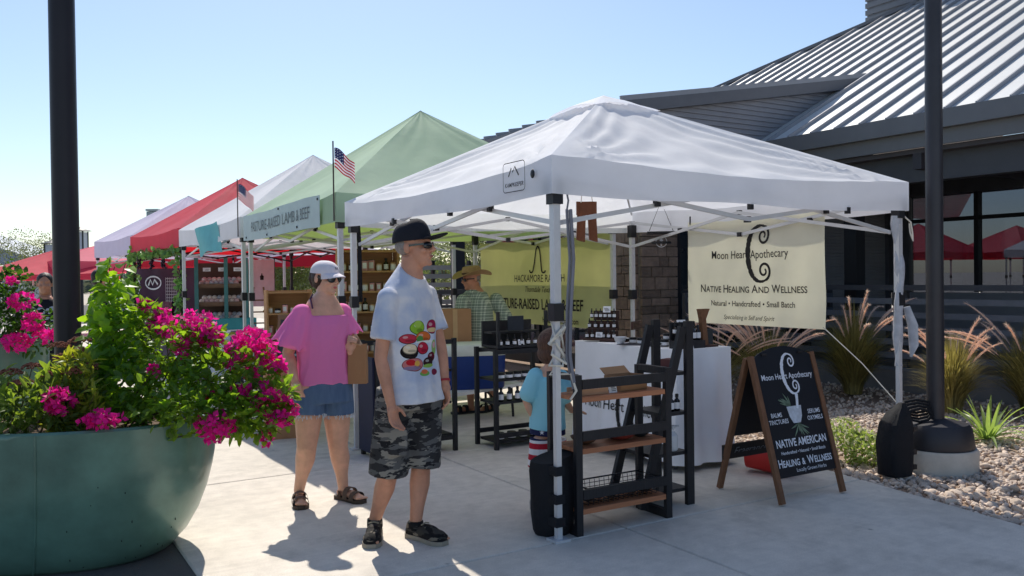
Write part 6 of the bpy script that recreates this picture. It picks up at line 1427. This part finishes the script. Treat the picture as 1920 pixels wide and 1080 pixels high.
# climbing vine
vn = thing('climbing_vine', 'tall upright vine with rounded leaves in the near planter', 'vine', PC+Vector((.35, .1, SOIL))); O0 = vn.location.copy(); fb = MB(); sb = MB()
for k, (px, py, dx) in enumerate(((205, 485, 0), (236, 490, .0), (188, 545, 0), (255, 575, 0), (215, 500, .0), (170, 640, 0), (240, 560, 0))):
    e = P(px, py, 4.85+.04*(k % 3))-O0; pts = stem_to(sb, Vector((rp.uniform(-.12, .12), rp.uniform(-.1, .1), 0)), e, .007, .08)
    for i in range(34):
        t = rp.random()**.8; j = min(int(t*5), 4); q = pts[j].lerp(pts[j+1], t*5-j); dd = Vector((rp.uniform(-1, 1), rp.uniform(-1, .6), rp.uniform(-.5, .3))); leaf(fb, q+dd*.02, dd, Vector((rp.uniform(-.5, .5), -.6, 1)), .085*rp.uniform(.6, 1.15), .075*rp.uniform(.7, 1.1), .35)
for (px, py, Y, r, n) in ((215, 640, 4.8, (.13, .12, .26), 260), (225, 730, 4.75, (.17, .14, .16), 280), (205, 560, 4.85, (.06, .06, .16), 60)): cloud(fb, P(px, py, Y)-O0, r, n, .075, .066, -.1)
fb.build('foliage', LEAF_V, vn, False, kind='stuff'); sb.build('stems', STEM, vn)
# stonecrop with rusty heads, and paler weeds between
sd = thing('stonecrop', 'rusty headed stonecrop at the left of the near planter', 'plant', PC+Vector((-.25, 0, SOIL))); O0 = sd.location.copy(); fb = MB(); hb_ = MB(); sb = MB()
for (px, py, Y) in ((150, 660, 4.85), (120, 672, 4.7), (165, 690, 4.65), (60, 690, 4.7), (20, 700, 4.6), (90, 705, 4.55), (-30, 690, 4.7), (135, 700, 4.5), (40, 720, 4.5), (180, 665, 4.9), (-60, 710, 4.6), (110, 650, 5.0), (150, 640, 5.0)):
    c = P(px, py, Y)-O0; stem_to(sb, Vector((c.x*.6, c.y*.5, 0)), c, .006, .05); r = rp.uniform(.055, .085)
    for i in range(120):
        a = rp.random()*6.3; q = rp.random()**.5; p = c+Vector((math.cos(a)*r*q, math.sin(a)*r*q, .025*(1-q*q)+rp.uniform(-.004, .004))); hb_.ell(p, (.006, .006, .005), 4)
for (px, py, Y, r, n) in ((60, 760, 4.45, (.34, .2, .12), 700), (130, 730, 4.6, (.2, .2, .12), 420), (-60, 740, 4.5, (.25, .2, .14), 400), (20, 790, 4.35, (.3, .1, .05), 260)): cloud(fb, P(px, py, Y)-O0, r, n, .065, .028, .6)
for (x, y, n) in ((-.35, .1, 420), (-.6, -.05, 420), (-.35, -.2, 300), (0, .25, 300)): cloud(fb, Vector((x, y, .12)), (.26, .22, .16), n, .065, .028, .6)
fb.build('foliage', LEAF_S, sd, False, kind='stuff'); hb_.build('flower_heads', SEDH, sd, True, kind='stuff'); sb.build('stems', STEM, sd)
wd_ = thing('leafy_filler', 'yellow green leafy filler between the stonecrop and the vine', 'plant', PC+Vector((.0, -.1, SOIL))); O0 = wd_.location.copy(); fb = MB(); sb = MB()
for k in range(26):
    e = P(rp.uniform(115, 190), rp.uniform(665, 790), rp.uniform(4.4, 4.7))-O0; pts = stem_to(sb, Vector((e.x*.7, e.y*.6, 0)), e, .004, .08)
    for q in pts[1:]:
        for _ in range(7): leaf(fb, q+rv()*.02, rv()+Vector((0, -.2, .7)), rv()+Vector((0, 0, 1)), .085*rp.uniform(.5, 1.1), .022, .25)
fb.build('foliage', LEAF_Y, wd_, False, kind='stuff'); sb.build('stems', STEM, wd_)
# the planter farther back
PC2 = Vector((-5.15, 7.3, -.1)); planter('tall green planter half hidden behind the near one', PC2, 1.12, .6, 1.14, 0, False)
b2 = thing('bougainvillea', 'magenta bougainvillea in the farther green planter', 'flowering shrub', PC2+Vector((.6, 0, 1.02))); O0 = b2.location.copy(); fb = MB(); bb_ = MB(); sb = MB()
for (px, py, r, n, sq) in ((42, 565, .075, 36, (1.5, 1, .8)), (62, 604, .07, 36, (1.1, 1, 1.2)), (30, 642, .085, 45, (1.2, 1, .8)), (88, 632, .07, 36, (1.5, 1, .7)), (22, 528, .03, 10, (1, 1, 1))):
    c = P(px, py, 6.9)-O0; cluster(bb_, c, r, n, .04, sq); stem_to(sb, Vector((-.1, 0, -.05)), c)
for (px, py, r, n) in ((25, 570, (.16, .2, .30), 420), (60, 620, (.22, .2, .2), 380), (10, 600, (.2, .2, .3), 400), (20, 520, (.05, .06, .14), 60)): cloud(fb, P(px, py, 7.1)-O0, r, n, .055, .04)
fb.build('foliage', LEAF_D, b2, False, kind='stuff'); bb_.build('blossoms', BRACT, b2, False, kind='stuff'); sb.build('stems', STEM, b2)

# ---------------------------------------------------------------- beds by the hall
GRB = mat('grass_blade', S(150, 142, 92), .6, var=.15, trans=.45, isl=.45, tcol=S(176, 164, 84)); PLU = mat('grass_plume', S(246, 226, 214), .9, var=.15, scale=40, trans=.5, tcol=S(255, 226, 204), isl=.15)
def fountain_grass(label, q, h, r, nb, npl, seed, lean=0.0):
    t = thing('fountain_grass', label, 'grass plant', q, 0, 'fountain grass clumps by the hall'); rr = random.Random(seed); gb_ = MB()
    for i in range(nb):
        a = rr.random()*6.283; s = rr.random()**.8; d = Vector((math.cos(a+rr.uniform(-.3, .3)), math.sin(a), 0)); L = h*rr.uniform(.45, 1.05); o = d*rr.random()*.10; side = Vector((-d.y, d.x, 0)); w = rr.uniform(.004, .008); vs = []
        for k in range(6):
            u = k/5; p = o+d*(r*s*u**1.7)+Vector((0, 0, L*(u-.42*s*u**3))); ww = w*(1-u*.85); vs += [p+side*ww, p-side*ww]
        gb_.add(vs, [(2*k, 2*k+1, 2*k+3, 2*k+2) for k in range(5)])
    gb_.build('blades', GRB, t, False, kind='stuff')
    for i in range(npl):
        a = rr.random()*6.283 if i % 3 else rr.uniform(R(170), R(330)); s = rr.uniform(.45, 1.05); d = Vector((math.cos(a)+lean, math.sin(a), 0)); L = h*rr.uniform(.85, 1.1); f = lambda u: d*(r*s*1.1*u**1.6)+Vector((0, 0, L*(u*1.08-.25*s*u**3.2)))
        pb_ = MB(); pts = [f(.70+.5*k/9) for k in range(10)]; pb_.tube(pts, [.003, .006, .008, .010, .010, .009, .008, .007, .005, .002], 7)
        for k in range(130):
            u = rr.uniform(.71, 1.2); p = f(u); dr = (f(u+.02)-p).normalized(); o = rv(rr); o = (o-dr*o.dot(dr)).normalized(); e = p+o*.030+dr*.034; sd_ = dr.cross(o)*.0022; pb_.add([p+sd_, p-sd_, e], [(0, 1, 2)])
        pl_ = pb_.build('plume', PLU, t, False)
        sbb = MB(); sbb.tube([f(u) for u in (0, .25, .5, .72)], .0022, 4); sbb.build('stalk', GRB, pl_)
g = G(1600, 738); fountain_grass('large fountain grass clump right of the cream banner', g, 1.15, .62, 2400, 14, 1)
g = G(1440, 748); fountain_grass('fountain grass with arching pale plumes under the cream banner', g, .95, .72, 1500, 34, 2, -.1)
g = G(1785, 772); fountain_grass('small dark fountain grass right of the tall lamp post', g, .88, .45, 1500, 12, 3)
g = G(1935, 770); fountain_grass('fountain grass with drooping plumes at the right edge', g, 1.0, .68, 1300, 26, 4, -.25)
g = G(1345, 745); fountain_grass('fountain grass half hidden behind the cloth table', g, .88, .75, 420, 16, 5)
def yucca(label, q, n, L, seed):
    t = thing('strap_leaf_plant', label, 'plant', q); rr = random.Random(seed); mm = leafm('strap_leaf', S(120, 150, 92), S(170, 196, 90), .2)
    for i in range(n):
        a = i*2.399; d = Vector((math.cos(a), math.sin(a), 0)); k = i/n; el = .25+1.1*(1-k); b = MB(); side = Vector((-d.y, d.x, 0)); w = .022; vs = []; LL = L*rr.uniform(.75, 1.1)
        for j in range(7):
            u = j/6; p = d*(.03+LL*u*math.cos(el)*(1+.2*u))+Vector((0, 0, LL*(u*math.sin(el)-.45*(k+.15)*u**2.4))); ww = w*(1-u)**.6+.001; vs += [p+side*ww, p+Vector((0, 0, -.006)), p-side*ww]
        b.add(vs, [(3*j, 3*j+1, 3*j+4, 3*j+3) for j in range(6)]+[(3*j+1, 3*j+2, 3*j+5, 3*j+4) for j in range(6)]); b.build('leaf', mm, t)
    return t
g = G(1852, 822); yucca('pale green strap leaved plant in the gravel beside the lamp post', g, 34, .46, 3)
g = G(1608, 866); lsb = thing('low_shrub', 'low pale green flowering shrub between the sandwich board and the bag', 'shrub', g); fb = MB(); hb_ = MB(); sb = MB()
for (x, y, z, r) in ((0, 0, .12, .17), (-.10, .10, .15, .14), (.12, .06, .10, .13), (-.02, .2, .2, .13), (.05, -.05, .08, .13)):
    cloud(fb, Vector((x, y, z)), (r, r, r*.75), 260, .04, .024, .5); stem_to(sb, Vector((0, 0.05, 0)), Vector((x, y, z)), .006)
    for i in range(26):
        v = rv(); v.z = abs(v.z); v = v/v.length; c = Vector((x, y, z))+Vector((v.x*r, v.y*r, v.z*r*.8))
        for k in range(5): leaf(hb_, c, v+rv()*.8, rv(), .024, .016, .1)
fb.build('foliage', leafm('pale_shrub_leaf', S(132, 156, 92), S(176, 196, 90)), lsb, False, kind='stuff'); hb_.build('blossoms', mat('cream_petal', S(226, 226, 190), .7, trans=.3), lsb, False, kind='stuff'); sb.build('stems', STEM, lsb)
# vine on the red canopy
gv = thing('grape_vine', 'garland of vine leaves and dark grapes along the red canopy edge', 'vine', (F4[0], F4[1], 0), TH4); fb = MB()
def garl(s): return Vector((-.05, 3.1*s, 2.03-.05*abs(math.sin(s*9))))
for i in range(260): s = rp.random(); leaf(fb, garl(s)+rv()*.05, rv()+Vector((0, 0, -.5)), rv(), .09, .08, .3)
for i in range(210): z = rp.uniform(.5, 2.05); leaf(fb, Vector((-.02, 3.1, z))+rv()*.11, rv(), rv(), .10, .09, .3)
for i in range(120): z = rp.uniform(.7, 2.05); leaf(fb, Vector((-.02, .0, z))+rv()*.09, rv(), rv(), .09, .08, .3)
fb.build('foliage', leafm('garland_leaf', S(96, 140, 84), S(140, 190, 90)), gv, False, kind='stuff'); part('stem', STEM, gv, lambda b: b.tube([garl(i/12) for i in range(13)], .006, 5))
for s in (.25, .5, .78):
    def gr(b):
        for i in range(26): b.ell(garl(s)+Vector((rp.uniform(-.03, .03), rp.uniform(-.03, .03), -.05-.011*i*.75)), (.018, .018, .018), 6)
    part('grape_bunch', mat('dark_grape', S(40, 24, 44), .35), gv, gr)
# ---------------------------------------------------------------- background
def tree(label, q, h, r, n, m, seed, trunk=True):
    t = thing('tree', label, 'tree', q, 0, 'trees beyond the market'); rr = random.Random(seed); b = MB(); sb = MB()
    sb.tube([(0, 0, -.1), (.05, 0, h*.3), (0, .05, h*.6)], [.05*h*.3, .04*h*.3, .02*h*.3], 8); lobes = []
    for i in range(9):
        a = i*2.4; z = h*(.42+.52*rr.random()); k = 1-abs(z/h-.6)*1.3; c = Vector((math.cos(a)*r*.6*k, math.sin(a)*r*.6*k, z)); lobes.append((c, r*rr.uniform(.32, .5))); sb.tube([(0, 0, h*.35), c], [.03*h*.2, .008*h*.2], 5)
    for c, rr_ in lobes:
        for i in range(n//5):
            v = rv(rr); v = v/v.length*(.3+.7*rr.random()**.5)*(1+.3*nz(v.x*3, v.y*3, v.z*3+seed)); leaf(b, c+Vector((v.x, v.y, v.z*.8))*rr_, v+rv(rr), rv(rr)+Vector((0, 0, .6)), .05*h*rr.uniform(.5, 1.1)*.5, .03*h*.5, .3)
    b.build('crown', m, t, False, kind='stuff'); sb.build('trunk', STEM, t)
TL = leafm('tree_leaf', S(66, 84, 52), S(110, 130, 50)); TL2 = leafm('olive_tree_leaf', S(98, 108, 84), S(130, 140, 80))
for i, (px, Y, h, r, n, m, lb) in enumerate(((60, 46, 4.0, 2.6, 2600, TL2, 'grey green tree beside the far gabled shed'), (95, 50, 4.2, 2.2, 2000, TL2, 'airy tree close to the left of the black lamp post'), (505, 24, 2.6, 1.0, 2200, TL, 'dark leafy tree seen between the white canopies'), (545, 22, 2.4, .9, 2200, TL, 'leafy tree just left of the person in pink'), (590, 25, 2.3, 1.0, 1600, TL, 'leafy tree behind the white cap'), (760, 19.5, 2.6, .9, 2400, TL2, 'leafy tree behind the slatted screen beside the dark cap'), (880, 21, 3.0, 1.2, 2400, TL2, 'leafy tree behind the straw hat'), (835, 26, 3.4, 1.5, 2000, TL, 'dark tree behind the tall dark post'), (920, 27, 3.2, 1.4, 1500, TL, 'dark tree past the corner of the ranch banner'))):
    p = P(px, 530, Y); p.z = -.1; tree(lb, p, h, r, n, m, 40+i)
# far shed and stacks
sh_ = thing('gabled_shed', 'grey metal gabled shed at the far left', 'shed', (-38.5, 62, 0), R(10)); SHM_ = mat('shed_metal', S(150, 160, 176), .5, .1, var=.06)
part('wall', SHM_, sh_, lambda b: b.add([(-6, -4, -.1), (4, -4, -.1), (4, -4, 3.4), (-1, -4, 5.2), (-6, -4, 3.4), (-6, 6, -.1), (4, 6, -.1), (4, 6, 3.4), (-1, 6, 5.2), (-6, 6, 3.4)], [(0, 1, 2, 3, 4), (6, 5, 9, 8, 7), (1, 6, 7, 2), (5, 0, 4, 9)]), False)
part('roof', mat('shed_roof', S(170, 176, 186), .45), sh_, lambda b: (b.bar((-1, 1, 5.3), (4.4, 1, 3.36), 10.6, .1, (0, 0, 1)), b.bar((-1, 1, 5.3), (-6.4, 1, 3.36), 10.6, .1, (0, 0, 1))), False)
boxp('trim_band', mat('shed_trim', S(110, 124, 150), .5), sh_, (-1, -4.06, 2.5), (10.1, .08, .25)); boxp('door', mat('shed_door', S(120, 130, 150), .5), sh_, (0, -4.05, 1.2), (2.6, .08, 2.5))
p = P(289, 400, 44); vs_ = thing('vent_stack', 'square galvanised vent stack rising behind the lavender canopy', 'vent stack', (p.x, p.y, -.1)); GALV = mat('galvanised', S(150, 162, 164), .5, .3, var=.12)
boxp('shaft', GALV, vs_, (0, 0, 2.6), (.56, .56, 5.2)); boxp('cap', mat('stack_cap', S(176, 190, 190), .5), vs_, (0, 0, 5.28), (.62, .62, .10)); boxp('base', GALV, vs_, (0, 0, .8), (3.4, 2.2, 1.8)); boxp('duct', GALV, vs_, (-.5, 0, 4.35), (.5, .3, .3))
for (px, py, Y, lb) in ((150, 428, 38, 'distant lamp post with a lantern head right of the black lamp post'), (97, 452, 42, 'distant lamp post with a lantern head left of the black lamp post')):
    p = P(px, py, Y); t = thing('distant_lamp', lb, 'lamp post', (p.x, p.y, -.1), 0, 'distant lamps'); part('pole', BLACKM, t, lambda b: b.tube([(0, 0, 0), (0, 0, p.z-.9)], .10, 8)); part('lantern', mat('lantern_glass', S(190, 196, 206), .3), t, lambda b: b.box((0, 0, p.z-.45), (.45, .45, .75)), False); part('lid', BLACKM, t, lambda b: b.lathe([(.5, p.z-.02), (.12, p.z+.10), (.02, p.z+.16)], 10)); [boxp('cage_bar', BLACKM, t, (x, y, p.z-.45), (.05, .05, .8)) for x in (-.23, .23) for y in (-.23, .23)]
# slatted screen and dark post beyond the ranch stall
q0 = P(742, 530, 16.2); q1 = P(915, 530, 17.6); q0.z = q1.z = 0; dv = q1-q0; Ls = dv.length
fn = thing('slatted_screen', 'grey slatted screen between the dark cap and the straw hat', 'fence', q0, math.atan2(dv.y, dv.x))
for i in range(9): boxp('slat', mat('screen_slat', S(166, 170, 176), .5, .1, obr=.06), fn, (Ls/2, 0, .35+.17*i), (Ls, .03, .09))
for x in (0, Ls*.4, Ls*.8, Ls): boxp('post', BLACKM, fn, (x, .05, .92), (.06, .06, 1.86))
p = P(859, 540, 15.2); pt = thing('porch_post', 'square dark porch post behind the straw hat', 'post', (p.x, p.y, -.1), TH); boxp('shaft', mat('post_slate', S(44, 48, 60), .6), pt, (0, 0, 1.7), (.19, .19, 3.4)); boxp('plinth', BLACKM, pt, (0, 0, .2), (.28, .28, .3))
q0 = P(745, 530, 13.2); q1 = P(905, 530, 13.9); q0.z = q1.z = 0; dv = q1-q0; Ls = dv.length
fr = thing('guard_rail', 'dark horizontal guard rail behind the vendor in the straw hat', 'railing', q0, math.atan2(dv.y, dv.x))
for z in (.3, .55, .8, 1.05, 1.28): boxp('rail', DGREY, fr, (Ls/2, 0, z), (Ls, .04, .05 if z < 1.2 else .07))
for x in (0.05, Ls*.5, Ls-.05): boxp('post', DGREY, fr, (x, .05, .66), (.05, .05, 1.28))
fz = MB()
for i in range(9000):                                      # low wooded skyline
    a = rp.uniform(-.75, .35); Y = rp.uniform(120, 170); x = a*Y; h = 3.4+2.2*nz(x*.03, 1)+1.2*nz(x*.12, 5); z = rp.random()*h; s = rp.uniform(.5, 1.1); leaf(fz, Vector((x, Y, z)), rv(), rv(), s*1.6, s, .2)
fz.build('far_woodland', mat('far_leaf', S(104, 116, 96), .8, var=.2, isl=.25), None, False, kind='stuff', label='low distant line of trees behind the market')
